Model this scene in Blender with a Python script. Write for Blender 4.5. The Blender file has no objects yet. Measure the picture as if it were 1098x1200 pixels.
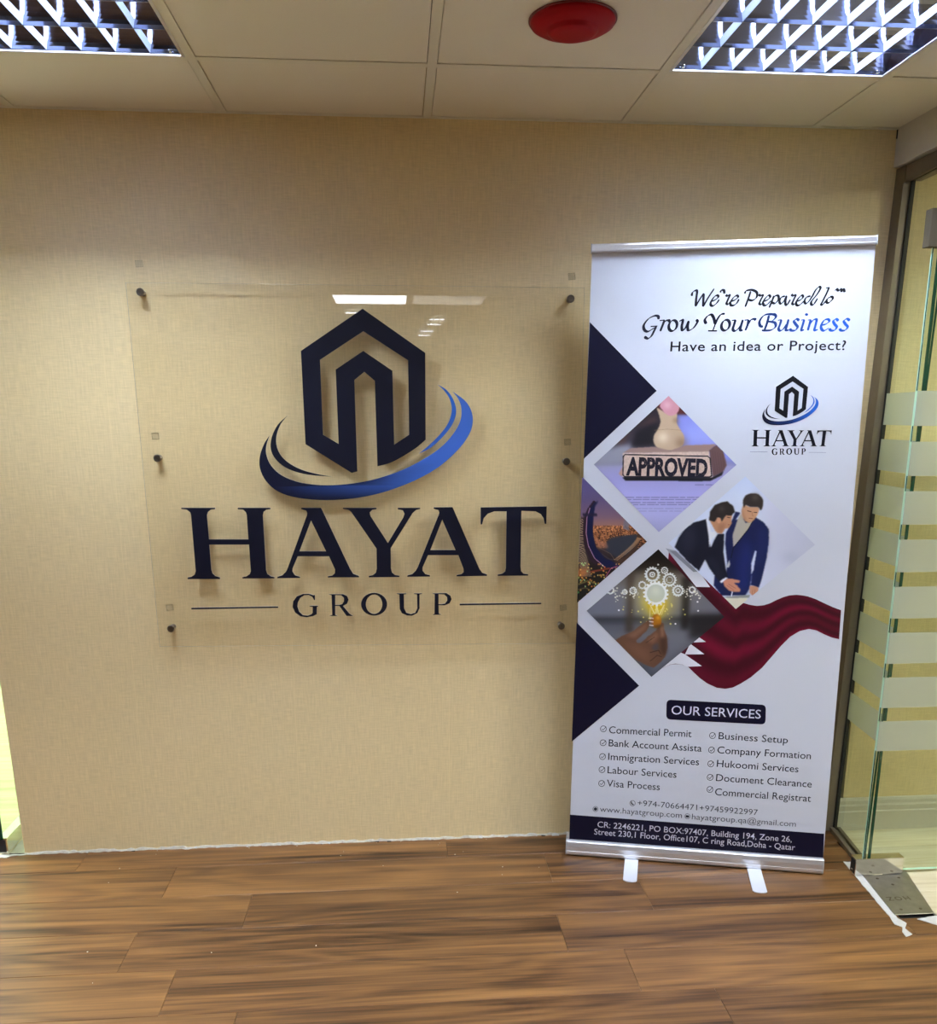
import bpy, bmesh, math, random
import numpy as np
from mathutils import Vector, Matrix
from mathutils.geometry import tessellate_polygon
random.seed(7); rng = np.random.default_rng(5)
scene = bpy.context.scene
COL = scene.collection

# ------------------------------------------------------------------ camera
W, HT = 1098, 1200
CX, CY = 549.0, 732.0                       # principal point (the photo is a crop)
F, YAW, PITCH, ROLL = 1028.024, 0.0775366, -0.2338553, -0.00073777
CAM = np.array([0.497839, -2.905115, 1.487346])
H = 2.35416                                 # ceiling height

def cam_rot():
    cy, sy = math.cos(YAW), math.sin(YAW); cp, sp = math.cos(PITCH), math.sin(PITCH)
    fwd = np.array([sy*cp, cy*cp, sp]); right = np.array([cy, -sy, 0.0]); up = np.cross(right, fwd)
    c, s = math.cos(ROLL), math.sin(ROLL)
    return np.array([right*c + up*s, -right*s + up*c, fwd])
RM = cam_rot()
cam = bpy.data.cameras.new('camera'); camo = bpy.data.objects.new('camera', cam); COL.objects.link(camo)
cam.sensor_fit = 'HORIZONTAL'; cam.sensor_width = 36.0; cam.lens = F/W*36.0
cam.shift_x = -(CX - W/2)/W
cam.shift_y = (CY - HT/2)/W
cam.clip_start = 0.02; cam.clip_end = 60
m = Matrix.Identity(4)
for i in range(3):
    m[i][0] = RM[0][i]; m[i][1] = RM[1][i]; m[i][2] = -RM[2][i]; m[i][3] = CAM[i]
camo.matrix_world = m
scene.camera = camo

# ------------------------------------------------------------------ world / exposure
scene.view_settings.view_transform = 'Standard'
scene.view_settings.look = 'None'
scene.view_settings.exposure = 1.02
scene.view_settings.gamma = 1.0
scene.view_settings.use_curve_mapping = False
world = bpy.data.worlds.new('world'); scene.world = world; world.use_nodes = True
world.node_tree.nodes['Background'].inputs[0].default_value = (0.9, 0.95, 1.0, 1)
world.node_tree.nodes['Background'].inputs[1].default_value = 0.0
TUBE = 110.0          # tubes of the two louvred fixtures in view
PANEL = 14.0          # diffuser panels further back in the room

# ------------------------------------------------------------------ helpers
def lin(c):
    return tuple(((v/255)/12.92 if v/255 <= 0.04045 else ((v/255+0.055)/1.055)**2.4) for v in c)
def linA(a):
    a = np.clip(np.asarray(a, float)/255.0, 0, 1)
    return np.where(a <= 0.04045, a/12.92, ((a+0.055)/1.055)**2.4)

def ray(u, v):
    return RM.T @ np.array([(u-CX)/F, -(v-CY)/F, 1.0])
def hit(u, v, axis, val):
    d = ray(u, v); t = (val-CAM[axis])/d[axis]; return CAM + t*d

def tag(o, label=None, cat=None, group=None, kind=None):
    if label: o['label'] = label
    if cat: o['category'] = cat
    if group: o['group'] = group
    if kind: o['kind'] = kind
    return o

def finish(name, me, mats, parent=None, smooth=False):
    o = bpy.data.objects.new(name, me); COL.objects.link(o)
    if not isinstance(mats, (list, tuple)): mats = [mats]
    for mm in mats:
        if mm: me.materials.append(mm)
    if parent is not None:
        o.parent = parent
    if smooth:
        for p in me.polygons: p.use_smooth = True
    return o

def empty(name, loc=(0, 0, 0), rz=0.0):
    o = bpy.data.objects.new(name, None); COL.objects.link(o)
    o.location = loc; o.rotation_euler = (0, 0, rz); o.empty_display_size = 0.05
    return o

def bm_box(bm, lo, hi, mi=0):
    x0, y0, z0 = lo; x1, y1, z1 = hi
    vs = [bm.verts.new(p) for p in ((x0,y0,z0),(x1,y0,z0),(x1,y1,z0),(x0,y1,z0),(x0,y0,z1),(x1,y0,z1),(x1,y1,z1),(x0,y1,z1))]
    fs = []
    for q in ((3,2,1,0),(4,5,6,7),(0,1,5,4),(1,2,6,5),(2,3,7,6),(3,0,4,7)):
        f = bm.faces.new([vs[i] for i in q]); f.material_index = mi; fs.append(f)
    return fs
def bm_mesh(bm, name):
    me = bpy.data.meshes.new(name); bm.normal_update(); bm.to_mesh(me); bm.free(); return me
def box(name, lo, hi, mat, parent=None, bevel=0.0, seg=2):
    bm = bmesh.new(); bm_box(bm, lo, hi)
    if bevel > 0:
        bmesh.ops.bevel(bm, geom=list(bm.edges), offset=bevel, segments=seg, affect='EDGES', profile=0.5)
    return finish(name, bm_mesh(bm, name), mat, parent)
def bm_hex(bm, P, mi=0):
    # P: 8 points, bottom ring 0-3, top ring 4-7
    vs = [bm.verts.new(tuple(p)) for p in P]
    for q in ((3,2,1,0),(4,5,6,7),(0,1,5,4),(1,2,6,5),(2,3,7,6),(3,0,4,7)):
        f = bm.faces.new([vs[i] for i in q]); f.material_index = mi
def lathe(bm, prof, n=32, centre=(0,0,0), axis='z'):
    rings = []
    for r, h in prof:
        ring = []
        for k in range(n):
            a = 2*math.pi*k/n
            if axis == 'z': p = (centre[0]+r*math.cos(a), centre[1]+r*math.sin(a), centre[2]+h)
            else: p = (centre[0]+r*math.cos(a), centre[1]+h, centre[2]+r*math.sin(a))
            ring.append(bm.verts.new(p))
        rings.append(ring)
    for a, b in zip(rings, rings[1:]):
        for k in range(n):
            bm.faces.new((a[k], a[(k+1) % n], b[(k+1) % n], b[k]))
    for r_ in (rings[0], rings[-1]):
        try: bm.faces.new(r_)
        except Exception: pass
    bmesh.ops.recalc_face_normals(bm, faces=list(bm.faces))
def profile_x(name, prof, x0, x1, mat, parent=None, smooth=False):
    """extrude a closed (y,z) profile along x"""
    bm = bmesh.new()
    A = [bm.verts.new((x0, y, z)) for y, z in prof]; B = [bm.verts.new((x1, y, z)) for y, z in prof]
    n = len(prof)
    for i in range(n): bm.faces.new((A[i], A[(i+1) % n], B[(i+1) % n], B[i]))
    bm.faces.new(A[::-1]); bm.faces.new(B)
    bmesh.ops.recalc_face_normals(bm, faces=list(bm.faces))
    return finish(name, bm_mesh(bm, name), mat, parent, smooth)

def catmull(pts, n=6, closed=False):
    P = [np.array(p, float) for p in pts]; out = []
    N = len(P); rngi = range(N) if closed else range(N-1)
    for i in rngi:
        if closed: p0, p1, p2, p3 = P[(i-1) % N], P[i], P[(i+1) % N], P[(i+2) % N]
        else: p0, p1, p2, p3 = P[max(i-1, 0)], P[i], P[i+1], P[min(i+2, N-1)]
        for k in range(n):
            t = k/n
            out.append(0.5*((2*p1)+(-p0+p2)*t+(2*p0-5*p1+4*p2-p3)*t*t+(-p0+3*p1-3*p2+p3)*t**3))
    if not closed: out.append(P[-1])
    return out

# ------------------------------------------------------------------ materials
class NT:
    def __init__(s, name):
        s.m = bpy.data.materials.new(name); s.m.use_nodes = True
        s.t = s.m.node_tree; s.t.nodes.clear(); s.o = s.n('ShaderNodeOutputMaterial')
    def n(s, t, **kw):
        nd = s.t.nodes.new(t)
        for k, v in kw.items():
            if k in nd.inputs.keys(): nd.inputs[k].default_value = v
            else: setattr(nd, k, v)
        return nd
    def l(s, a, b): s.t.links.new(a, b)
def c4(c): return (c[0], c[1], c[2], 1.0)

def plain(name, c, rough=0.5, metal=0.0, bump=0.0, bscale=80.0, var=0.0, spec=0.5):
    g = NT(name); b = g.n('ShaderNodeBsdfPrincipled')
    b.inputs['Roughness'].default_value = rough; b.inputs['Metallic'].default_value = metal
    b.inputs['Specular IOR Level'].default_value = spec
    tc = g.n('ShaderNodeTexCoord'); nz = g.n('ShaderNodeTexNoise'); nz.inputs['Scale'].default_value = bscale; nz.inputs['Detail'].default_value = 4
    g.l(tc.outputs['Object'], nz.inputs['Vector'])
    if var > 0:
        mx = g.n('ShaderNodeMix', data_type='RGBA'); mx.inputs[6].default_value = c4([v*(1-var) for v in c]); mx.inputs[7].default_value = c4([min(1, v*(1+var)) for v in c])
        g.l(nz.outputs['Fac'], mx.inputs[0]); g.l(mx.outputs[2], b.inputs['Base Color'])
    else: b.inputs['Base Color'].default_value = c4(c)
    if bump > 0:
        bp = g.n('ShaderNodeBump'); bp.inputs['Strength'].default_value = bump; bp.inputs['Distance'].default_value = 0.002
        g.l(nz.outputs['Fac'], bp.inputs['Height']); g.l(bp.outputs[0], b.inputs['Normal'])
    g.l(b.outputs[0], g.o.inputs[0]); return g.m

def wallpaper(name, c):
    g = NT(name); b = g.n('ShaderNodeBsdfPrincipled'); b.inputs['Roughness'].default_value = 0.55
    tc = g.n('ShaderNodeTexCoord')
    def nz(sx, sy, sz, sc, det):
        mp = g.n('ShaderNodeMapping'); mp.inputs['Scale'].default_value = (sx, sy, sz)
        g.l(tc.outputs['Object'], mp.inputs[0]); n = g.n('ShaderNodeTexNoise'); n.inputs['Scale'].default_value = sc; n.inputs['Detail'].default_value = det
        g.l(mp.outputs[0], n.inputs['Vector']); return n
    v = nz(1, 1, 0.06, 260, 3); h = nz(0.08, 0.08, 1, 300, 3); big = nz(1, 1, 1, 2.2, 3)
    a = g.n('ShaderNodeMath', operation='ADD'); g.l(v.outputs['Fac'], a.inputs[0]); g.l(h.outputs['Fac'], a.inputs[1])
    rp = g.n('ShaderNodeMapRange'); rp.inputs[1].default_value = 0.7; rp.inputs[2].default_value = 1.3
    g.l(a.outputs[0], rp.inputs[0])
    mx = g.n('ShaderNodeMix', data_type='RGBA'); mx.inputs[6].default_value = c4([k*0.90 for k in c]); mx.inputs[7].default_value = c4([min(1, k*1.09) for k in c])
    g.l(rp.outputs[0], mx.inputs[0])
    # vertical paper seams every 0.53 m
    sx = g.n('ShaderNodeSeparateXYZ'); g.l(tc.outputs['Object'], sx.inputs[0])
    ad = g.n('ShaderNodeMath', operation='ADD'); ad.inputs[1].default_value = 10*0.53 - 0.125; g.l(sx.outputs[0], ad.inputs[0])
    dv = g.n('ShaderNodeMath', operation='PINGPONG'); dv.inputs[1].default_value = 0.265; g.l(ad.outputs[0], dv.inputs[0])
    ls = g.n('ShaderNodeMath', operation='LESS_THAN'); ls.inputs[1].default_value = 0.0009; g.l(dv.outputs[0], ls.inputs[0])
    m2 = g.n('ShaderNodeMix', data_type='RGBA'); m2.blend_type = 'MIX'; m2.inputs[7].default_value = c4([min(1, k*1.08) for k in c])
    g.l(ls.outputs[0], m2.inputs[0]); g.l(mx.outputs[2], m2.inputs[6])
    g.l(m2.outputs[2], b.inputs['Base Color'])
    bp = g.n('ShaderNodeBump'); bp.inputs['Strength'].default_value = 0.35; bp.inputs['Distance'].default_value = 0.0008
    g.l(a.outputs[0], bp.inputs['Height']); g.l(bp.outputs[0], b.inputs['Normal'])
    g.l(b.outputs[0], g.o.inputs[0]); return g.m

def wood(name, dark, mid, light, rough=0.3, sy=11.0):
    g = NT(name); b = g.n('ShaderNodeBsdfPrincipled')
    tc = g.n('ShaderNodeTexCoord'); oi = g.n('ShaderNodeObjectInfo')
    mul = g.n('ShaderNodeMath', operation='MULTIPLY'); mul.inputs[1].default_value = 37.0; g.l(oi.outputs['Random'], mul.inputs[0])
    cb = g.n('ShaderNodeCombineXYZ'); g.l(mul.outputs[0], cb.inputs[0]); g.l(mul.outputs[0], cb.inputs[1]); g.l(mul.outputs[0], cb.inputs[2])
    va = g.n('ShaderNodeVectorMath', operation='ADD'); g.l(tc.outputs['Object'], va.inputs[0]); g.l(cb.outputs[0], va.inputs[1])
    def nz(scale, sc, det, dist=0.0, rg=0.6):
        mp = g.n('ShaderNodeMapping'); mp.inputs['Scale'].default_value = scale; g.l(va.outputs[0], mp.inputs[0])
        n = g.n('ShaderNodeTexNoise'); n.inputs['Scale'].default_value = sc; n.inputs['Detail'].default_value = det; n.inputs['Distortion'].default_value = dist; n.inputs['Roughness'].default_value = rg
        g.l(mp.outputs[0], n.inputs['Vector']); return n
    broad = nz((0.55, sy, 1), 1.0, 3, 0.6)
    # cathedral figure: rings of a slow noise
    cath = nz((0.8, 7.5, 1), 0.9, 1.5, 0.4)
    w = g.n('ShaderNodeMath', operation='MULTIPLY'); w.inputs[1].default_value = 64.0; g.l(cath.outputs['Fac'], w.inputs[0])
    sn = g.n('ShaderNodeMath', operation='SINE'); g.l(w.outputs[0], sn.inputs[0])
    fine = nz((1.2, 70, 1), 1.6, 6, 0.3, 0.7)
    mid_ = nz((1.0, 26, 1), 1.5, 4, 0.5, 0.65)
    b2 = g.n('ShaderNodeMath', operation='MULTIPLY_ADD'); b2.inputs[1].default_value = 0.38; g.l(mid_.outputs['Fac'], b2.inputs[0])
    b3 = g.n('ShaderNodeMath', operation='MULTIPLY'); b3.inputs[1].default_value = 0.62; g.l(broad.outputs['Fac'], b3.inputs[0]); g.l(b3.outputs[0], b2.inputs[2])
    s1 = g.n('ShaderNodeMath', operation='MULTIPLY_ADD'); s1.inputs[1].default_value = 0.045; g.l(sn.outputs[0], s1.inputs[0]); g.l(b2.outputs[0], s1.inputs[2])
    s2 = g.n('ShaderNodeMath', operation='MULTIPLY_ADD'); s2.inputs[1].default_value = 0.50; g.l(fine.outputs['Fac'], s2.inputs[0]); g.l(s1.outputs[0], s2.inputs[2])
    cr = g.n('ShaderNodeValToRGB'); e = cr.color_ramp.elements
    e[0].position = 0.56; e[0].color = c4(dark); e[1].position = 0.94; e[1].color = c4(light)
    e2 = cr.color_ramp.elements.new(0.70); e2.color = c4(mid)
    g.l(s2.outputs[0], cr.inputs[0])
    # small shift of tone per plank
    hs = g.n('ShaderNodeHueSaturation'); mr = g.n('ShaderNodeMapRange'); mr.inputs[3].default_value = 0.90; mr.inputs[4].default_value = 1.10
    g.l(oi.outputs['Random'], mr.inputs[0]); g.l(mr.outputs[0], hs.inputs['Value']); g.l(cr.outputs[0], hs.inputs['Color'])
    g.l(hs.outputs[0], b.inputs['Base Color'])
    rr = g.n('ShaderNodeMapRange'); rr.inputs[3].default_value = rough-0.05; rr.inputs[4].default_value = rough+0.12
    g.l(fine.outputs['Fac'], rr.inputs[0]); g.l(rr.outputs[0], b.inputs['Roughness'])
    bp = g.n('ShaderNodeBump'); bp.inputs['Strength'].default_value = 0.12; bp.inputs['Distance'].default_value = 0.0006
    g.l(fine.outputs['Fac'], bp.inputs['Height']); g.l(bp.outputs[0], b.inputs['Normal'])
    g.l(b.outputs[0], g.o.inputs[0]); return g.m

def glassy(name, tint, refl_mul=1.0, rough=0.0):
    """thin clear sheet: tinted see-through plus Fresnel reflection"""
    g = NT(name); tr = g.n('ShaderNodeBsdfTransparent'); tr.inputs[0].default_value = c4(tint)
    gl = g.n('ShaderNodeBsdfGlossy'); gl.inputs['Roughness'].default_value = rough; gl.inputs[0].default_value = (1, 1, 1, 1)
    fr = g.n('ShaderNodeFresnel'); fr.inputs[0].default_value = 1.49
    ge = g.n('ShaderNodeNewGeometry'); fm = g.n('ShaderNodeMath', operation='SUBTRACT'); fm.inputs[0].default_value = refl_mul; g.l(ge.outputs['Backfacing'], fm.inputs[1]); fm.use_clamp = True
    mu = g.n('ShaderNodeMath', operation='MULTIPLY'); g.l(fr.outputs[0], mu.inputs[0]); g.l(fm.outputs[0], mu.inputs[1])
    mx = g.n('ShaderNodeMixShader'); g.l(mu.outputs[0], mx.inputs[0]); g.l(tr.outputs[0], mx.inputs[1]); g.l(gl.outputs[0], mx.inputs[2])
    g.l(mx.outputs[0], g.o.inputs[0]); return g.m
def frosted(name, c, alpha):
    g = NT(name); tr = g.n('ShaderNodeBsdfTransparent'); tr.inputs[0].default_value = (1, 1, 1, 1)
    d = g.n('ShaderNodeBsdfDiffuse'); d.inputs[0].default_value = c4(c); t = g.n('ShaderNodeBsdfTranslucent'); t.inputs[0].default_value = c4(c)
    m1 = g.n('ShaderNodeMixShader'); m1.inputs[0].default_value = 0.5; g.l(d.outputs[0], m1.inputs[1]); g.l(t.outputs[0], m1.inputs[2])
    m2 = g.n('ShaderNodeMixShader'); m2.inputs[0].default_value = alpha; g.l(tr.outputs[0], m2.inputs[1]); g.l(m1.outputs[0], m2.inputs[2])
    g.l(m2.outputs[0], g.o.inputs[0]); return g.m
def emit(name, c, s):
    g = NT(name); e = g.n('ShaderNodeEmission'); e.inputs[0].default_value = c4(c); e.inputs[1].default_value = s
    g.l(e.outputs[0], g.o.inputs[0]); return g.m
def printed(name, rough=0.42):
    g = NT(name); b = g.n('ShaderNodeBsdfPrincipled'); a = g.n('ShaderNodeAttribute', attribute_name='Col')
    b.inputs['Roughness'].default_value = rough; b.inputs['Specular IOR Level'].default_value = 0.3
    g.l(a.outputs['Color'], b.inputs['Base Color']); g.l(b.outputs[0], g.o.inputs[0]); return g.m

WALLC = (0.77, 0.615, 0.335)
M = dict(
    wall=wallpaper('beige_wallpaper', WALLC),
    room=plain('tan_paint', (0.30, 0.26, 0.19), 0.7, bump=0.1, bscale=60),
    ceil=plain('ceiling_tile', (0.78, 0.735, 0.63), 0.85, bump=0.25, bscale=240, var=0.03),
    grid=plain('grid_metal', (0.74, 0.71, 0.60), 0.5, var=0.02),
    dark=plain('dark_void', (0.02, 0.02, 0.02), 0.9),
    floorwood=wood('walnut_laminate', lin((48, 29, 16)), lin((98, 66, 37)), lin((142, 101, 57)), 0.34),
    palewood=wood('pale_laminate', lin((178, 164, 130)), lin((205, 194, 160)), lin((222, 214, 186)), 0.35),
    soffit=plain('soffit_paint', (0.64, 0.60, 0.54), 0.7, bump=0.3, bscale=40, var=0.04),
    bronze=plain('bronze_aluminium', (0.19, 0.15, 0.10), 0.45, 0.3, var=0.05),
    rubber=plain('black_rubber', (0.012, 0.013, 0.012), 0.6),
    alu=plain('satin_aluminium', (0.80, 0.81, 0.85), 0.34, 0.85, var=0.02),
    alu_white=plain('pale_aluminium', (0.80, 0.83, 0.92), 0.4, 0.3),
    chrome=plain('polished_chrome', (0.78, 0.78, 0.75), 0.10, 1.0),
    steel=plain('brushed_steel', (0.42, 0.42, 0.39), 0.33, 0.9, bump=0.1, bscale=30, var=0.25),
    nickel=plain('brushed_nickel', (0.24, 0.215, 0.18), 0.3, 1.0),
    mirror=plain('lamp_reflector', (0.30, 0.32, 0.43), 0.12, 1.0),
    blade=plain('lamp_blade', (0.36, 0.42, 0.54), 0.35, 0.2),
    white=plain('white_enamel', (0.8, 0.8, 0.8), 0.5),
    red=plain('red_plastic', (0.33, 0.003, 0.008), 0.5, spec=0.1, var=0.05),
    caulk=plain('white_caulk', (0.56, 0.56, 0.53), 0.7, bump=0.6, bscale=90, var=0.10),
    plaster=plain('dirty_plaster', (0.58, 0.54, 0.45), 0.85, bump=0.8, bscale=120, var=0.25),
    navy=plain('navy_acrylic', lin((7, 9, 32)), 0.22, spec=0.35),
    pale_edge=plain('pale_cut_edge', (0.75, 0.74, 0.70), 0.4),
    acrylic=glassy('clear_acrylic', (0.985, 0.98, 0.97), 1.0),
    acrylic_edge=frosted('acrylic_edge', (0.62, 0.56, 0.44), 0.8),
    glass=glassy('green_float_glass', (0.94, 0.98, 0.93), 1.0),
    glass_edge=plain('green_glass_edge', (0.008, 0.06, 0.035), 0.12),
    pale_glass_edge=plain('pale_glass_edge', (0.50, 0.78, 0.62), 0.3),
    glass_left=glassy('bright_green_glass', (0.80, 0.95, 0.78), 1.0),
    frost=frosted('frosted_film', (0.74, 0.80, 0.70), 0.55),
    tube=emit('fluorescent_tube', (0.76, 0.86, 1.0), TUBE),
    panel=emit('diffuser_panel', (0.88, 0.93, 1.0), PANEL),
    dim_panel=emit('dim_diffuser_panel', (1.0, 0.97, 0.88), 2.2),
    warm_panel=emit('warm_diffuser_panel', (1.0, 0.96, 0.80), 22.0),
    left_panel=emit('bright_diffuser_panel', (0.94, 1.0, 0.90), 36.0),
    tape=frosted('clear_tape', (0.62, 0.54, 0.40), 0.07),
    vinyl=plain('banner_vinyl', (0.60, 0.63, 0.71), 0.5, spec=0.2),
    print=printed('banner_print'),
    logo=printed('logo_print', 0.5),
)

# ------------------------------------------------------------------ SETTING
# ---- ceiling: dark slab, tiles and grid bars
RX0, RX1, RY0 = -2.4, 2.10, -9.0
ceil = tag(box('ceiling', (RX0-0.2, RY0-0.2, H+0.14), (2.5, 0.15, H+0.20), M['dark']), kind='structure')
BAR = 0.012
YP_SIGN = -0.030
D1 = 0.4042
rows = [(-D1, 0.0)] + [(-D1-0.6*(k+1), -D1-0.6*k) for k in range(14)]
rows[-1] = (max(rows[-1][0], RY0), rows[-1][1])
cols = []
x = -1.8 - 0.6
xs = [-2.4 + 0.6*i for i in range(8)] + [RX1]
fixtures = {(-0.6, 1), (1.2, 1)}           # (column start, row index) in view
back_lights = set()
for key_ in ((-0.6, 3), (1.2, 3), (0.0, 7), (0.6, 7)): back_lights.add(key_)
tile_mesh = {}
def tile(x0, x1, y0, y1):
    g = 0.0018
    w, d = x1-x0-2*BAR-2*g, y1-y0-2*BAR-2*g
    key = (round(w, 3), round(d, 3))
    if key not in tile_mesh:
        bm = bmesh.new(); bm_box(bm, (-w/2, -d/2, 0.0), (w/2, d/2, 0.012))
        me = bm_mesh(bm, 'ceiling_tile'); me.materials.append(M['ceil']); tile_mesh[key] = me
    o = bpy.data.objects.new('ceiling_tile', tile_mesh[key]); COL.objects.link(o)
    o.parent = ceil
    o.location = ((x0+x1)/2, (y0+y1)/2, H+0.001+random.uniform(0, 0.0012))
for ri, (y0, y1) in enumerate(rows):
    for ci in range(len(xs)-1):
        x0, x1 = xs[ci], xs[ci+1]
        if x1-x0 < 0.1 or y1-y0 < 0.1: continue
        key = (round(x0, 1), ri)
        if key in fixtures or key in back_lights: continue
        tile(x0, x1, y0, y1)
for xx in xs[1:-1]:
    box('grid_bar', (xx-BAR, RY0, H-0.001), (xx+BAR, 0.0, H+0.004), M['grid'], ceil)
for ri, (y0, y1) in enumerate(rows[:-1]):
    for ci in range(len(xs)-1):
        if xs[ci+1]-xs[ci] < 0.1: continue
        box('cross_bar', (xs[ci]+BAR, y0-BAR, H-0.0005), (xs[ci+1]-BAR, y0+BAR, H+0.004), M['grid'], ceil)
# wall angle along the back wall
box('wall_angle', (-0.84, -0.014, H-0.002), (2.08, 0.0, H+0.003), M['grid'], ceil)

# ---- back wall (paper), leaning ends traced in its own plane
def wall_prism(name, c0, c1, y0, y1, mat, parent=None):
    """c0,c1: left/right edges given as ((x_bottom),(x_top))"""
    bm = bmesh.new()
    P = [(c0[0], y0, 0), (c1[0], y0, 0), (c1[0], y1, 0), (c0[0], y1, 0),
         (c0[1], y0, H+0.14), (c1[1], y0, H+0.14), (c1[1], y1, H+0.14), (c0[1], y1, H+0.14)]
    bm_hex(bm, P); return finish(name, bm_mesh(bm, name), mat, parent)
XL = -0.834
wb = tag(wall_prism('wall_back', (XL+0.004, XL-0.03), (2.075, 2.10), 0.0, 0.12, M['wall']), kind='structure')
tag(box('wall_left', (-2.52, RY0, 0), (-2.40, 0.12, H+0.14), M['room']), kind='structure')
tag(box('wall_front', (-2.52, RY0-0.12, 0), (4.6, RY0, H+0.14), M['room']), kind='structure')
tag(box('wall_right', (2.06, RY0, 0), (2.18, -1.40, H+0.14), M['room']), kind='structure')
# room seen through the glass on the right
fb = tag(box('wall_back_right_room', (2.10, -0.035, 0), (4.6, 0.12, H+0.14), M['wall']), kind='structure')
tag(box('wall_far_right', (4.6, RY0, 0), (4.72, 0.12, H+0.14), M['room']), kind='structure')
tag(box('wall_front_right_room', (2.18, -3.2, 0), (4.6, -3.08, H+0.14), M['room']), kind='structure')
tag(box('ceiling_right_room', (2.50, -3.2, H), (4.6, 0.0, H+0.14), M['ceil']), kind='structure')
# bright room seen past the left end of the wall
tag(box('wall_left_room_side', (-3.4, 0.12, 0), (-3.28, 3.2, H+0.14), M['white']), kind='structure')
tag(box('wall_left_room_end', (-3.4, 3.2, 0), (0.3, 3.32, H+0.14), M['white']), kind='structure')
tag(box('wall_left_room_inner', (0.2, 0.12, 0), (0.3, 3.2, H+0.14), M['white']), kind='structure')
tag(box('ceiling_left_room', (-3.4, 0.15, H+0.02), (0.3, 3.32, H+0.14), M['ceil']), kind='structure')
tag(box('wall_left_return', (-3.4, 0.0, 0), (-2.52, 0.12, H+0.14), M['room']), kind='structure')

# ---- floors
floor = tag(box('floor', (-2.52, RY0, -0.06), (2.60, 0.0, -0.009), M['dark']), kind='structure')
tag(box('floor_left_room', (-3.4, 0.0, -0.06), (0.3, 3.3, -0.001), M['palewood']), kind='structure')
PW = 0.1925
pl_mesh = {}
def plank(x0, x1, y0, y1, mat=None, dz=0.0, name='plank', parent=None):
    g = 0.0004
    w, d = x1-x0-2*g, y1-y0-2*g
    key = (round(w, 3), round(d, 4), name)
    if key not in pl_mesh:
        bm = bmesh.new(); fs = bm_box(bm, (-w/2, -d/2, -0.008), (w/2, d/2, 0.0))
        top = [e for e in bm.edges if all(v.co.z > -0.001 for v in e.verts)]
        bmesh.ops.bevel(bm, geom=top, offset=0.0008, segments=1, affect='EDGES')
        me = bm_mesh(bm, name); me.materials.append(mat or M['floorwood']); pl_mesh[key] = me
    o = bpy.data.objects.new(name, pl_mesh[key]); COL.objects.link(o)
    o.parent = parent or floor; o.location = ((x0+x1)/2, (y0+y1)/2, dz)
yb = [0.0, -0.137, -0.330, -0.522, -0.715, -0.907]
while yb[-1] > -3.3: yb.append(yb[-1]-PW)
joint = [0.640, -0.278, 0.005, -0.300, -0.140, 0.058]
while len(joint) < len(yb): joint.append(random.uniform(-0.5, 0.6))
L = 1.253
for i in range(len(yb)-1):
    y1, y0 = yb[i], yb[i+1]
    xmax = 2.055 if y0 > -0.14 else (2.035 if y0 > -0.34 else (1.992 if y0 > -0.72 else 2.6))
    j = joint[i] - 3*L
    while j < xmax:
        a, b = max(j, -2.4), min(j+L, xmax)
        if b-a > 0.03: plank(a, b, y0, y1)
        j += L
# the part of the 4th row that reaches past the spring plate
plank(1.992, 2.6, -0.715, -0.628)
# rest of the floor behind the camera
k = yb[-1]
bm = bmesh.new()
yy = k; r = 0
while yy > RY0+0.05:
    y0 = max(yy-PW, RY0)
    xx = -2.4 - (0.4*r % L)
    while xx < 2.6:
        a, b = max(xx, -2.4), min(xx+L, 2.06)
        if b-a > 0.03: bm_box(bm, (a+0.0004, y0+0.0004, -0.008), (b-0.0004, yy-0.0004, 0.0))
        xx += L
    yy -= PW; r += 1
o = finish('distant_planks', bm_mesh(bm, 'distant_planks'), M['floorwood'], floor); o['kind'] = 'stuff'
# pale laminate of the right room, as boards
fr_ = tag(box('floor_right_room', (2.10, -3.1, -0.06), (4.6, 0.0, -0.009), M['dark']), kind='structure')
rows_r = [-0.035 - 0.15*i for i in range(22)]
for i in range(len(rows_r)-1):
    y1, y0 = rows_r[i], rows_r[i+1]
    x0 = 2.055 if y0 > -0.34 else (2.112 if y0 > -0.64 else 2.6)
    j = 2.0 - 0.37*i % 1.2 - 1.2
    while j < 4.6:
        a, b = max(j, x0), min(j+1.2, 4.6)
        if b-a > 0.03: plank(a, b, y0, y1, M['palewood'], 0.0, 'pale_plank', fr_)
        j += 1.2

# ---- skirting in the right room (moulded profile)
sk = [(-0.035, 0.0), (-0.055, 0.0), (-0.055, 0.072), (-0.051, 0.076), (-0.051, 0.094), (-0.046, 0.100), (-0.046, 0.112), (-0.041, 0.120), (-0.035, 0.122)]
tag(profile_x('baseboard_right_room', sk, 2.078, 4.6, plain('pale_skirting', (0.64, 0.60, 0.50), 0.5, var=0.05)), kind='structure')

# ---- ragged plaster line where the wall meets the floor
def ragged(name, x0, x1, n, mat, parent, amp, y_out, seed, gap=0.0):
    rr = random.Random(seed); bm = bmesh.new(); prev = None
    for i in range(n+1):
        x = x0+(x1-x0)*i/n
        if rr.random() < gap: prev = None; continue
        d = y_out*(0.4+0.9*rr.random()); h = amp*(0.35+0.9*rr.random())
        ring = [bm.verts.new((x, 0.001, h)), bm.verts.new((x, -d*0.45, h*0.75)), bm.verts.new((x, -d, 0.0004))]
        if prev:
            for a in range(2): bm.faces.new((prev[a], prev[a+1], ring[a+1], ring[a]))
        prev = ring
    bmesh.ops.recalc_face_normals(bm, faces=list(bm.faces))
    return finish(name, bm_mesh(bm, name), mat, parent)
tr = tag(ragged('trim_1', -0.83, 2.03, 190, M['plaster'], None, 0.009, 0.007, 3), kind='structure')
ragged('caulk_bead', -0.80, 1.2, 150, M['caulk'], tr, 0.006, 0.009, 9, gap=0.6)
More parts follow.
